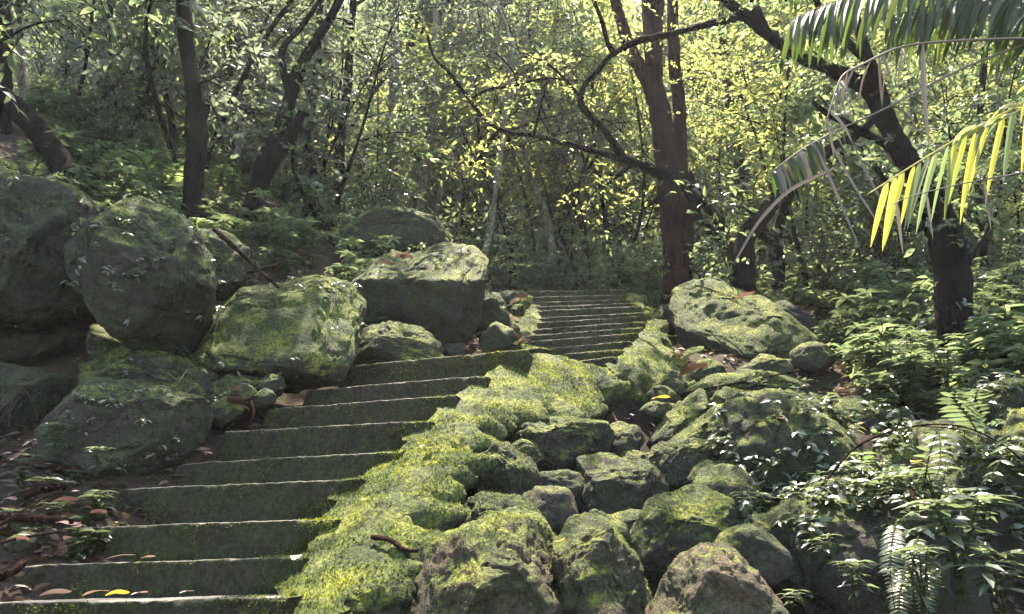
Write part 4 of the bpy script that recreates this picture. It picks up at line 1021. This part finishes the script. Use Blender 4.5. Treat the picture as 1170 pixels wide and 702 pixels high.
# ------------------------------------------------------------------ mass of undergrowth on the slope
def slope_mass():
    g = np.random.default_rng(5); mb = MB()
    for y0, y1, n, leaf, hh, mi in ((9.6, 14, 5200, .09, 1.0, 0), (13, 20, 5600, .13, 1.8, 0), (19, 32, 5600, .22, 2.6, 1), (30, 58, 6200, .42, 4.0, 1)):
        Y = g.uniform(y0**.7, y1**.7, n)**(1/.7); X = g.uniform(-.80, .80, n)*Y
        cl = fbm(np.stack([X*.45, Y*.45, X*0], 1), 3, 3)
        ok = (cl > -.45) & (np.abs(X-np.interp(Y, _cY, _cX)) > .5*(Y < 10.5)) & ~((X > -1.9) & (X < -.2) & (Y < 18.5) & (Y > 10))
        X, Y, cl = X[ok], Y[ok], cl[ok]; n2 = len(X)
        Z = ground(X, Y)+g.uniform(0, 1, n2)**1.3*hh*(.5+np.clip(cl+.4, 0, 1.2))
        d = norm(g.normal(0, 1, (n2, 3))*[1, 1, .45]+[0, -.2, .1])
        sprays(mb, np.stack([X, Y, Z], 1), d, np.full(n2, leaf*4.5), 9, leaf, .44, g.integers(0, 1)+mi, None, g, 0)
    tag(link('undergrowth', mb.mesh('undergrowth', [M['leaf_mid'], M['leaf_yellow']])), 'mixed leafy ground cover on the slope under the trees', 'undergrowth', kind='stuff')
slope_mass()

# ------------------------------------------------------------------ palm at the right
def leaflet(mb, P, d0, L, W, bend, mi=0, nseg=7, vee=.3, T=np.array([1., 0, 0])):
    P = np.array(P, float); d = np.array(d0, float); d /= np.linalg.norm(d)
    rows = []
    for k in range(nseg+1):
        t = k/nseg; w = W*.5*min(1, (t*5+.25))*(1-t**2.6)**.8+.0008
        s = T-d*(T@d); s = s/(np.linalg.norm(s)+1e-6); n = np.cross(s, d)
        rows.append((P-s*w+n*w*vee, P.copy(), P+s*w+n*w*vee))
        d = d+np.array([0, 0, -1.])*bend/nseg; d /= np.linalg.norm(d); P = P+d*L/nseg
    v = np.array(rows).reshape(-1, 3); f = []
    for k in range(nseg):
        a = k*3; f += [[a, a+1, a+4, a+3], [a+1, a+2, a+5, a+4]]
    mb.add(v, f, mi)

def frond(parent, base, rach, rad, nl, L, W, mats, mat_pick, a=.5, b=.6, c=.1, bend=.9, seed=0, t0=.1, t1=1., sides=(1, -1), skip=0., rmat='stem', label=None, jit=.12):
    g = np.random.default_rng(seed)
    pts = [U(*p) for p in rach]
    q, _ = smooth_path(np.array(pts), np.ones(len(pts)), 14)
    st, lv = MB(), MB()
    tube(st, rel(pts, base), np.linspace(rad, rad*.3, len(pts)), 7, 8)
    for k in range(nl):
        for sg in sides:
            if g.random() < skip: continue
            t = t0+(t1-t0)*(k+.5*g.random())/nl; f = t*(len(q)-1); i = min(int(f), len(q)-2); f -= i
            P = q[i]*(1-f)+q[i+1]*f; T = q[i+1]-q[i]; T /= np.linalg.norm(T)
            s = np.cross(T, [0, 0, 1.]); s /= np.linalg.norm(s); n = np.cross(s, T)
            d = T*a+s*sg*b+n*c+g.normal(0, jit, 3)
            l = L*g.uniform(.8, 1.12)*(1-.45*max(0, t-.5)*2*.8)
            leaflet(lv, P-base, d, l, W*g.uniform(.8, 1.15), bend*g.uniform(.75, 1.3), mat_pick(g), T=norm(T+g.normal(0, .18, 3)))
    fr = link('frond', st.mesh('frond', M[rmat], True), parent)
    link('leaflet_blades', lv.mesh('leaflet_blades', [M[m] for m in mats]), fr)
    if label: fr['label'] = label
    return fr

pb = U(1335, 470, 4.9); pb[2] = gz(pb[0], pb[1])-.1
palm = empty('palm', pb); mb = MB()
ptop = U(1300, 20, 4.75)
tube(mb, rel([pb, pb*.6+ptop*.4+[.05, 0, 0], ptop], pb), [.09, .075, .07], 12, 10, .08, 3)
link('trunk', mb.mesh('trunk', M['bark_brown'], True), palm)
tag(palm, 'palm whose yellowing, green and dead fronds hang in from the right margin', 'palm')
pk = lambda w: (lambda g: int(g.choice(len(w), p=w)))
frond(palm, pb, [(1300,25,4.7),(1235,78,4.5),(1170,117,4.3),(1100,155,4.2),(1045,188,4.15),(990,223,4.1)], .010, 22, .66, .037, ['palm_yellow','palm_green','leaf_bright'], pk([.5,.08,.42]),
      .85, .10, -.62, .30, 1, .12, .95, (1,), .0, 'palm_yellow', 'yellow green frond with long hanging leaflets', .07)
frond(palm, pb, [(1300,32,4.65),(1235,84,4.45),(1172,122,4.25),(1105,157,4.15)], .007, 9, .46, .042, ['palm_yellow','yellow_leaf','leaf_bright'], pk([.6,.15,.25]),
      .72, -.1, .68, 1.5, 6, .35, 1., (1,), .0, 'palm_yellow', 'short yellow frond with arching leaflets', .15)
frond(palm, pb, [(1300,110,4.6),(1240,180,4.4),(1170,197,4.1),(1100,210,4.0),(1040,225,3.95),(1012,238,3.95)], .007, 5, .4, .02, ['palm_dead'], pk([1.]),
      .2, .3, -.8, 1.2, 2, .2, 1, (1,), .3, 'palm_dead', 'bare brown frond stalk')
frond(palm, pb, [(1300,30,4.7),(1235,42,4.5),(1170,44,4.3),(1090,47,4.2),(1030,54,4.15),(985,74,4.1),(962,88,4.08),(950,120,4.05),(941,150,4.05)], .011, 16, .36, .016, ['palm_dead'], pk([1.]),
      .5, .3, -.5, 1.6, 3, .45, 1, (1, -1), .45, 'palm_dead', 'dead pale broken frond with shredded leaflets', .2)
frond(palm, pb, [(1290,10,5.2),(1120,70,5.1),(1010,125,5.0),(955,150,5.0),(915,172,5.0),(880,198,5.0)], .011, 16, .36, .032, ['palm_green','palm_dead'], pk([.75,.25]),
      .35, .3, -.8, 1.6, 4, .68, 1, (1, -1), .1, 'palm_dead', 'withered frond hanging in a limp bunch', .08)
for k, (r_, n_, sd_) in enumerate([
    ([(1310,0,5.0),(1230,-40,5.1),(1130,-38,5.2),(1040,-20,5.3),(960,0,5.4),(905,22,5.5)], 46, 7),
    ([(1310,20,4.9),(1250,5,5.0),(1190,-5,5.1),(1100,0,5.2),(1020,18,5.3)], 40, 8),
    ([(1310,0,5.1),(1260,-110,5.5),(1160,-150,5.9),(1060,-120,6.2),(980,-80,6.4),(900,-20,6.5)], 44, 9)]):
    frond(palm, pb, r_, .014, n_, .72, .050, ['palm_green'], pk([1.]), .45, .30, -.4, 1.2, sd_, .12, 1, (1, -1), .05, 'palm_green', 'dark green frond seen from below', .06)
# loose hanging dead leaves and strips of the palm
st = MB()
for pts, w_ in (([(958,190,4.9),(905,216,4.7),(870,250,4.6),(848,285,4.55),(838,302,4.55)], .024), ([(934,170,4.9),(958,225,4.8),(985,290,4.75)], .024), ([(948,160,4.9),(978,215,4.8),(1012,268,4.75)], .02), ([(975,165,4.9),(1005,225,4.85),(1030,262,4.8)], .02), ([(1055,50,4.2),(1057,110,4.15),(1062,172,4.15)], .035)):
    p, _ = smooth_path(np.array([U(*q) for q in pts]), np.ones(len(pts)), 8); n = len(p)
    t = np.linspace(0, 1, n); w = w_*.5*np.clip(np.minimum(t*6+.2, 1)*(1.02-t**3), .05, 1)
    T = norm(np.gradient(p, axis=0)); s = norm(np.cross(T, E3)); nn = np.cross(s, T)
    v = np.stack([p-s*w[:, None]+nn*w[:, None]*.5, p, p+s*w[:, None]+nn*w[:, None]*.5], 1).reshape(-1, 3)-pb
    mbx = MB(); mbx.add(v, np.array([[k*3+j, k*3+j+1, k*3+j+4, k*3+j+3] for k in range(n-1) for j in (0, 1)]))
    o = link('dead_leaflet', mbx.mesh('dead_leaflet', M['palm_dead']), palm)

# ------------------------------------------------------------------ plants on the boulders
def rock_surf(label_part, n, seed, cond):
    v, f, _ = next(r for r in ROCKS if label_part in r[2])
    return tri_samples(v, f, cond, 1e9, np.random.default_rng(seed), n)

def creeper(label_part, n, seed, label, cond, leaf=(.025, .06), mat='leaf_herb', stand=.05):
    g = np.random.default_rng(seed+1)
    P, nn = rock_surf(label_part, n, seed, cond); k = len(P); base = P.mean(0)
    lv, st = MB(), MB()
    # stalks stand off the rock, a whorl of leaves at each tip
    h = g.uniform(.3, 1.6, k)*stand; tip = P+norm(nn+np.array([0, -.2, .5])+g.normal(0, .3, (k, 3)))*h[:, None]
    for i in range(k): tube(st, rel([P[i]-nn[i]*.01, (P[i]+tip[i])/2+g.normal(0, .006, 3), tip[i]], base), [.0022, .0018, .0012], 4, 2)
    m = 5
    T = np.repeat(tip, m, 0)-base+g.normal(0, .008, (k*m, 3)); a = g.uniform(0, 6.28, k*m)
    d = np.stack([np.cos(a), np.sin(a), g.uniform(-.6, .35, k*m)], 1)+np.repeat(nn, m, 0)*.5
    leaves(lv, T, d, np.repeat(nn, m, 0)*.5+np.array([0, 0, .8])+g.normal(0, .3, (k*m, 3)), g.uniform(*leaf, k*m), .5, .25, .35, 0, 1)
    e = empty('creeper', base)
    link('stem', st.mesh('stem', M['stem']), e); link('foliage', lv.mesh('foliage', M[mat]), e)
    tag(e, label, 'creeper')
front = lambda c, n: np.clip(-n @ E3*.8+n[:, 2]*.5+.1, 0, 1)*np.clip(.35+1.8*fbm(c*3.3, 3, 4), 0, 1)
topw = lambda c, n: np.clip(n[:, 2]-.2, 0, 1)*np.clip(.3+1.6*fbm(c*2.7, 3, 8), 0, 1)
creeper('draped with small', 210, 1, 'small leaved creeper draped over the large middle right boulder', front, (.03, .07))
creeper('big dark sloping', 120, 2, 'pale leaved creeper along the crest of the lower right sloping boulder', lambda c, n: front(c, n)*np.clip((c[:, 2]-1.62)*4, .03, 1), (.03, .075), stand=.05)
creeper('little herbs on its right', 40, 3, 'little creeper on the right shoulder of a rounded gully boulder', lambda c, n: front(c, n)*(c[:, 0] > .95), (.03, .06))
creeper('under the pale fern', 150, 4, 'dark creeper covering the mossy boulder under the pale fern', front, (.03, .07), 'leaf_herb')
creeper('huge dark overhanging', 50, 5, 'sparse creeper on the face of the leftmost boulder', front, (.025, .06))
creeper('tall wedge', 60, 6, 'sparse creeper with tiny leaves on the tall wedge shaped boulder', front, (.02, .055))
creeper('broad bright green', 40, 7, 'tiny leaved creeper on the broad green slab boulder', front, (.02, .045))
creeper('long flat topped brown', 45, 8, 'tiny leaved creeper dotting the brown slab boulder', front, (.015, .04))
creeper('low mossy boulder bridging', 45, 9, 'tiny herbs on the low bridging boulder', topw, (.02, .05))
creeper('big angular', 30, 10, 'scattered tiny herbs on top of the undercut boulder', topw, (.02, .05))
creeper('margin above the fern', 60, 11, 'creeper on the dark green boulder at the right margin', front, (.04, .08))
creeper('yellow green mossy rock above', 50, 12, 'pale creeper on the yellow green rock behind the draped boulder', front, (.03, .07))

g = np.random.default_rng(61)
# herbs at known spots: px, py of the foot, distance
HB = [herb(41, 5, .34, .15, .30, 'leaf_herb', 'whorled_herb', 'plant', 5, .35), herb(42, 4, .26, .17, .26, 'leaf_herb', 'whorled_herb', 'plant', 4, .5)]
for k, (x, y, Y, sc, lab) in enumerate([
    (1105,690,3.1,1.25,'tall sunlit herb with pointed leaves in the lower right corner'), (1150,705,3.0,1.0,'pointed leaved herb right of the tall sunlit herb in the corner'),
    (1060,715,3.05,.9,'low herb at the bottom margin left of the tall sunlit herb'), (1010,590,3.55,.8,'pale drooping herb on the crest of the sloping boulder'),
    (1075,600,3.5,.8,'herb with long pale leaves hanging over the sloping boulder'), (1130,610,3.6,.9,'dark herb between the two lower right boulders'),
    (1040,470,4.9,1.1,'herb with broad pale leaves under the forked tree'), (1010,440,5.2,1.2,'glossy herb in the shade left of the forked tree'),
    (1085,455,4.9,1.0,'dark leaved herb at the foot of the forked tree'), (1150,560,3.9,.9,'yellowish herb on the mossy boulder at the right margin'),
    (60,520,4.2,.55,'pale four leaved herb on the debris left of the slab boulder'), (25,545,4.1,.5,'small pale herb at the left margin among dead leaves'),
    (110,545,4.1,.5,'small dark herb at the foot of the slab boulder'), (940,640,3.3,.45,'little herb low on the sloping boulder'), (980,700,3.1,.6,'low dark herb at the bottom margin under the sloping boulder'),
    (905,700,3.0,.35,'tiny pale herb beside the reddish peaked boulder'), (870,600,3.9,.5,'small herb in the gap below the draped boulder')]):
    HB[k % 2].place(U(x, y, Y), g.uniform(0, 6.28), sc*.78, lab)
# ferns
def frond_at(path, npin, plen, pw, mat, lab, seed, L=.4):
    g = np.random.default_rng(seed); p = [U(*q) for q in path]; b = p[0]; st, lv = MB(), MB()
    pinnate(lv, st, rel(p, b), L, npin, plen, pw, g, 0, .25)
    e = empty('fern', b); link('stem', st.mesh('stem', M['stem'], True), e); link('foliage', lv.mesh('foliage', M[mat]), e)
    tag(e, lab, 'fern')
frond_at([(1055,560,3.5),(1062,520,3.35),(1072,493,3.25),(1074,530,3.1),(1064,562,3.05)], 17, .085, .24, 'leaf_herb', 'pale fern frond arching over the mossy boulder at the right', 1)
frond_at([(1120,500,4.0),(1105,475,3.95),(1090,455,3.9),(1098,440,3.85)], 13, .11, .3, 'leaf_herb', 'silvery sunlit fern under the right margin boulder', 2)
frond_at([(1125,480,4.0),(1115,462,3.95),(1118,446,3.9),(1135,450,3.85)], 12, .08, .3, 'leaf_herb', 'small silvery fern beside the silvery sunlit fern', 3)
for k, (x, y) in enumerate([(1020,600),(1045,615),(1060,640),(1030,650)]):
    frond_at([(x+5,y-5,3.35),(x,y+15,3.22),(x-3,y+50,3.15),(x+2,y+95,3.12)], 26, .05, .26, 'leaf_mid', ['dark hanging fern frond left in the lower right hollow','dark hanging fern frond second from the left in the hollow','dark hanging fern frond right in the lower right hollow','lowest dark hanging fern frond in the lower right hollow'][k], 20+k)
frond_at([(975,545,4.0),(985,520,3.95),(975,520,3.9),(960,530,3.9)], 8, .08, .3, 'leaf_bright', 'yellow green fern tip on the sloping boulder', 31)
frond_at([(1140,505,3.7),(1155,500,3.6),(1135,540,3.5),(1115,560,3.5)], 9, .08, .3, 'leaf_bright', 'bright yellow fern at the right margin boulder', 32)
# feathery ferny saplings in the left background
for k, (x, y, Y, sc) in enumerate([(185,235,7.6,1.0),(150,230,8.0,1.1),(110,222,7.6,.9),(35,200,7.2,.6),(245,235,8.0,.8)]):
    Fn[2].place(U(x, y, Y), g.uniform(0, 6.28), sc, 'bright feathery fern behind the left boulders', 'feathery ferns behind the left boulders')
Fn[0].place(U(735, 335, 10.2), 0, 1.6, 'pale fern clump left of the foot of the big brown trunk'); Fn[0].place(U(1120, 210, 7.2), 0, 1.2, 'fern behind the palm fronds at the right margin')
# seedlings on ground and rocks, left debris
for k in range(12):
    x, y = g.uniform(0, 120), g.uniform(485, 600); Y = 4.55-(y-485)/115*.9
    p = U(x, y, Y); p[2] = gz(p[0], p[1])
    SEED.place(p, g.uniform(0, 6.28), g.uniform(.5, 1.2), 'small seedling among dead leaves left of the lower steps', 'seedlings left of the lower steps')
scatter(12, (.42, .68), (3.1, 5.4), H+[SEED], (.3, .6), 'small herb growing between the right boulders', 'herbs between the right boulders', lambda x, y: 585+880*x/y*.95 > 960)

# ------------------------------------------------------------------ litter, sticks, fallen leaves
def litter_mass():
    g = np.random.default_rng(12); mb = MB()
    def area(n, xr, yr, size, keep):
        Y = g.uniform(*yr, n); X = g.uniform(*xr, n)*Y; ok = keep(X, Y); X, Y = X[ok], Y[ok]; m = len(X)
        P = np.stack([X, Y, ground(X, Y)+g.uniform(.005, .03, m)], 1); a = g.uniform(0, 6.28, m)
        d = np.stack([np.cos(a), np.sin(a), g.normal(0, .25, m)], 1)
        leaves(mb, P, d, np.array([0, 0, 1.])+g.normal(0, .4, (m, 3)), size*g.uniform(.5, 1.3, m), .42, .3, .15, 0, 1)
    dx = lambda X, Y: X-np.interp(Y, _cY, _cX)
    area(3000, (-.75, -.1), (2.4, 5.2), .085, lambda X, Y: dx(X, Y) < -.7)
    area(2500, (-.12, .12), (5.6, 9.3), .09, lambda X, Y: (dx(X, Y) < -.55) & (dx(X, Y) > -1.8))
    area(5000, (.1, .75), (3, 9), .09, lambda X, Y: dx(X, Y) > .9)
    area(3000, (-.7, .7), (8.5, 14), .1, lambda X, Y: Y > 6)
    tag(link('leaf_litter', mb.mesh('leaf_litter', M['litter'])), 'brown dead leaves strewn over the forest floor', 'leaf litter', kind='stuff')
litter_mass()
def stick(pts, r, lab, mat='twig', name='stick', cat='stick', extra=()):
    p = [U(*q) for q in pts]; b = p[0]; mb = MB()
    tube(mb, rel(p, b), np.linspace(r, r*.6, len(p)), 8, 8, .18, int(pts[0][0]))
    for e in extra: tube(mb, rel([U(*q) for q in e], b), np.linspace(r*.5, r*.25, len(e)), 6, 6, .1, 3)
    tag(link(name, mb.mesh(name, M[mat], True), loc=b), lab, cat)
stick([(245,262,5.25),(280,294,5.15),(318,329,5.05)], .018, 'broken stick leaning on the broad green slab boulder', 'bark_brown')
stick([(282,312,5.2),(300,308,5.2),(322,300,5.25)], .012, 'short stick crossing under the broken leaning stick', 'bark_brown')
stick([(-20,590,3.75),(30,592,3.75),(95,598,3.75)], .026, 'dark branch lying among dead leaves at the left margin', 'bark_brown', 'branch', 'branch')
stick([(-20,665,3.25),(10,655,3.3),(28,643,3.35)], .026, 'dark branch end poking towards the second step', 'bark_brown', 'branch', 'branch')
stick([(28,565,3.95),(50,558,3.95),(75,556,4.0)], .03, 'short brown log on the debris at the left', 'bark_brown', 'log', 'log')
stick([(-10,622,3.5),(40,612,3.5),(85,606,3.55)], .009, 'thin twig below the dark branch at the left', 'bark_brown')
stick([(0,600,3.6),(40,575,3.75),(70,560,3.9)], .007, 'thin twig leaning over the dark branch at the left', 'bark_brown')
stick([(265,420,5.1),(280,445,4.95),(290,470,4.8),(286,485,4.75)], .014, 'crooked root hanging in the gap above the steps', 'bark_brown', 'root', 'root', [[(280,445,4.95),(272,465,4.85),(268,480,4.8)]])
stick([(240,395,5.2),(262,412,5.1),(285,445,4.95),(300,460,4.9)], .010, 'pale mossy root running down the gap left of the steps', 'bark_pale', 'root', 'root')
stick([(425,614,3.3),(445,617,3.25),(462,628,3.2),(478,630,3.2)], .012, 'bent bare root sticking out of the moss bank', 'bark_brown', 'root', 'root', [[(462,628,3.2),(468,645,3.2),(460,660,3.2)]])
stick([(470,615,3.4),(488,622,3.4),(498,632,3.4)], .009, 'short root in the hollow beside the moss bank', 'bark_brown', 'root', 'root', [[(488,622,3.4),(492,605,3.45)]])
stick([(780,449,5.5),(830,440,5.45),(890,428,5.5),(915,424,5.55)], .009, 'dry twig lying across the flat mossy slab', 'bark_brown')
stick([(820,455,5.4),(822,438,5.4),(835,432,5.4)], .005, 'small bent twig standing on the flat mossy slab', 'bark_pale')
stick([(935,560,3.75),(980,510,3.75),(1040,488,3.8),(1095,487,3.85),(1140,505,3.8),(1185,540,3.7)], .006, 'long arching reddish brown vine over the right boulders', 'bark_brown', 'vine', 'vine', [[(1050,487,3.82),(1100,492,3.85),(1150,515,3.8),(1180,560,3.7)]])
stick([(1040,560,3.45),(1050,580,3.4),(1056,600,3.4)], .007, 'short dry stalk hanging below the pale fern', 'bark_brown')
stick([(0,455,4.5),(18,440,4.5),(36,455,4.45),(43,480,4.4)], .004, 'thin dry arching stalk at the left margin', 'twig', 'stalk', 'stalk')
stick([(10,490,4.4),(14,460,4.4),(30,445,4.4),(50,452,4.4)], .004, 'thin dry bent stalk right of the arching stalk', 'twig', 'stalk', 'stalk')
stick([(204,438,4.6),(212,425,4.6),(219,416,4.6)], .004, 'tiny pale twig on the slab boulder', 'bark_pale')
stick([(525,690,3.05),(500,705,3.0)], .007, 'short pale twig at the bottom left of the biggest front boulder', 'bark_pale')
for k in range(9):
    x, y = g.uniform(540, 600), g.uniform(345, 398); Y = 8.6-(y-345)/53*2.2; a = g.uniform(-.9, .9)
    stick([(x-14*math.cos(a), y-9*math.sin(a), Y), (x, y-3, Y-.05), (x+14*math.cos(a), y+9*math.sin(a), Y-.1)], .012, 'dead stick in the leaf heap left of the upper steps', 'bark_pale' if k % 2 else 'bark_brown')
    o = [q for q in col.objects if q.name.startswith('stick')][-1]; o['group'] = 'sticks left of the upper steps'
def dry_leaf(x, y, Y, L, w, mat, lab, az=None, group=None, lift=.006, tilt=.15):
    az = g.uniform(0, 6.28) if az is None else az
    mb = MB(); n = 9; t = np.linspace(0, 1, n); ww = w*.5*L*np.sin(np.clip(t*.93+.05, 0, 1)*np.pi)**.8+.001
    cur = .06*L*np.sin(t*3.1)+L*tilt*t
    v = np.stack([np.stack([t*L, -ww, cur+ww*.2], 1), np.stack([t*L, .05*L*np.sin(t*3), cur], 1), np.stack([t*L, ww*.9, cur+ww*.3*np.cos(t*3)], 1)], 1).reshape(-1, 3)
    mb.add(v, np.array([[k*3+j, k*3+j+1, k*3+j+4, k*3+j+3] for k in range(n-1) for j in (0, 1)]))
    o = link('fallen_leaf', mb.mesh('fallen_leaf', M[mat], True), loc=U(x, y, Y)+[0, 0, lift]); o.rotation_euler = (g.normal(0, .15), 0, az)
    tag(o, lab, 'leaf', group)
for a in [
    (60,575,3.85,.11,.55,'pink_leaf','curled pinkish dry leaf on the left debris',.4), (18,548,4.1,.10,.5,'pink_leaf','brownish pink dry leaf at the left margin',1.2),
    (45,683,3.1,.11,.35,'pale_leaf','long pale leaf lying on the bottom step left',.1), (95,683,3.05,.13,.32,'pale_leaf','curled pale leaf in the middle of the bottom step',-.4),
    (120,683,3.03,.08,.7,'yellow_leaf','yellow brown crumpled leaf on the bottom step',.3), (150,682,3.02,.06,.6,'pale_leaf','small pale leaf right of the yellow leaf on the bottom step',.8),
    (205,680,3.0,.05,.5,'pale_leaf','tiny pale leaf on the right half of the bottom step',.5), (120,641,3.42,.12,.25,'pale_leaf','narrow pale leaf on the second step',.15), (160,640,3.38,.06,.35,'pale_leaf','small curled leaf on the second step right of the narrow leaf',.7),
    (335,642,3.05,.11,.4,'pale_leaf','cream leaf standing at the right end of the second step',1.7), (637,621,3.05,.05,.7,'yellow_leaf','small bright yellow leaf between the two front boulders',1.0),
    (745,457,5.25,.14,.5,'yellow_leaf','orange brown leaf on the small flat gully stone',.3), (776,432,5.75,.30,.35,'litter','long brown dry leaf propped under the right moss bank',-1.0),
    (782,412,6.2,.28,.4,'leaf_herb','folded green brown leaf beside the right moss bank',-1.2), (450,294,6.0,.16,.5,'pink_leaf','brown dead leaf on the mossy top of the undercut boulder',.4), (435,300,5.95,.12,.5,'litter','dark dead leaf left on the undercut boulder',.9),
    (462,292,6.0,.12,.5,'pink_leaf','curled dead leaf right on the undercut boulder',2.0), (838,345,6.55,.22,.3,'pink_leaf','narrow dead leaf on the face of the large sunlit boulder',-.8),
    (598,372,7.5,.12,.6,'yellow_leaf','yellow dead leaf in the heap left of the upper steps',.2), (480,512,3.95,.10,.35,'litter','brown dead leaf on the moss bank beside the lower steps',1.0),
    (894,480,4.15,.13,.35,'pink_leaf','brown hanging leaf on the draped boulder',1.4), (1042,530,3.4,.06,.8,'yellow_leaf','bright yellow leaf left of the pale fern',.5), (200,488,4.45,.06,.4,'pale_leaf','pale small leaf on the slab boulder',.5)]:
    dry_leaf(*a)
for k in range(26):
    x, y = g.uniform(535, 605), g.uniform(340, 400); Y = 8.5-(y-340)/60*2.2
    dry_leaf(x, y, Y, g.uniform(.10, .2), .5, g.choice(['pink_leaf', 'litter', 'pale_leaf']), 'dry leaf in the heap left of the upper steps', None, 'dry leaves left of the upper steps', .0, .2)
for k in range(40):
    x, y = g.uniform(-10, 130), g.uniform(500, 620); Y = 4.2-(y-545)/75*.75
    dry_leaf(x, y, Y, g.uniform(.05, .10), .5, g.choice(['pink_leaf', 'litter', 'litter', 'litter']), 'dry leaf on the debris left of the lower steps', None, 'dry leaves left of the lower steps', .0, .12)
for k in range(14):
    x, y = g.uniform(255, 300), g.uniform(425, 470); Y = 5.1-(y-425)/45*.35
    dry_leaf(x, y, Y, g.uniform(.06, .11), .5, g.choice(['pink_leaf', 'litter']), 'dry leaf lodged in the gap above the lower steps', None, 'dry leaves in the gap above the lower steps', .0, .4)

# ------------------------------------------------------------------ light, world, camera
HAZE = .0006
SUN_EL, SUN_AZ = 71, -8      # azimuth clockwise from straight ahead
w = bpy.data.worlds.new('World'); scene.world = w; w.use_nodes = True
nt = w.node_tree; nt.nodes.clear()
sky = nt.nodes.new('ShaderNodeTexSky'); sky.sky_type = 'NISHITA'; sky.sun_disc = False
sky.sun_elevation = R(SUN_EL); sky.sun_rotation = R(SUN_AZ)
bg = nt.nodes.new('ShaderNodeBackground'); bg.inputs[1].default_value = .135
wo = nt.nodes.new('ShaderNodeOutputWorld'); nt.links.new(sky.outputs[0], bg.inputs[0]); nt.links.new(bg.outputs[0], wo.inputs[0])
sd = bpy.data.lights.new('sun', 'SUN'); sd.energy = 5.0; sd.angle = R(.5); sd.color = (1, .94, .82)
so = bpy.data.objects.new('sun', sd); col.objects.link(so)
dv = Vector((math.sin(R(SUN_AZ))*math.cos(R(SUN_EL)), math.cos(R(SUN_AZ))*math.cos(R(SUN_EL)), math.sin(R(SUN_EL))))
so.rotation_euler = dv.to_track_quat('Z', 'Y').to_euler(); so.location = (0, 20, 40)

# haze volume added to lift the darks, mostly for a lens glare veil
mb = MB(); X0, X1, Y0, Y1, Z0, Z1 = -71, 71, -31, 65, -11.5, 60
mb.add([(x, y, z) for x in (X0, X1) for y in (Y0, Y1) for z in (Z0, Z1)], [[0, 1, 3, 2], [4, 6, 7, 5], [0, 4, 5, 1], [2, 3, 7, 6], [0, 2, 6, 4], [1, 5, 7, 3]])
hm, hnt, hout = newmat('haze_veil'); pv = hnt.nodes.new('ShaderNodeVolumePrincipled')
pv.inputs['Color'].default_value = (.93, .95, 1, 1); pv.inputs['Density'].default_value = HAZE; pv.inputs['Anisotropy'].default_value = .35
hnt.links.new(pv.outputs[0], hout.inputs['Volume'])
tag(link('haze', mb.mesh('haze', hm)), 'thin pale haze added over the wood as a lens glare veil', 'haze', kind='stuff')

cd = bpy.data.cameras.new('camera'); cam = bpy.data.objects.new('camera', cd); col.objects.link(cam)
cd.sensor_fit = 'HORIZONTAL'; cd.sensor_width = 36; cd.lens = FPX/1170*36; cd.clip_end = 600; cd.clip_start = .05
cam.location = CAM; cam.rotation_euler = (R(90)+PITCH, 0, 0)
scene.camera = cam
scene.view_settings.view_transform = 'Standard'; scene.view_settings.look = 'None'
scene.view_settings.exposure = 2.92; scene.view_settings.use_white_balance = True; scene.view_settings.white_balance_temperature = 7050; scene.view_settings.white_balance_tint = 13; scene.view_settings.gamma = 1
scene.render.engine = 'CYCLES'
c = scene.cycles
c.use_denoising = True; c.denoising_prefilter = 'NONE'; c.max_bounces = 8; c.diffuse_bounces = 4; c.glossy_bounces = 2; c.transmission_bounces = 4; c.volume_bounces = 0
c.sample_clamp_indirect = 6; c.use_adaptive_sampling = True; c.adaptive_threshold = .02
c.caustics_reflective = False; c.caustics_refractive = False
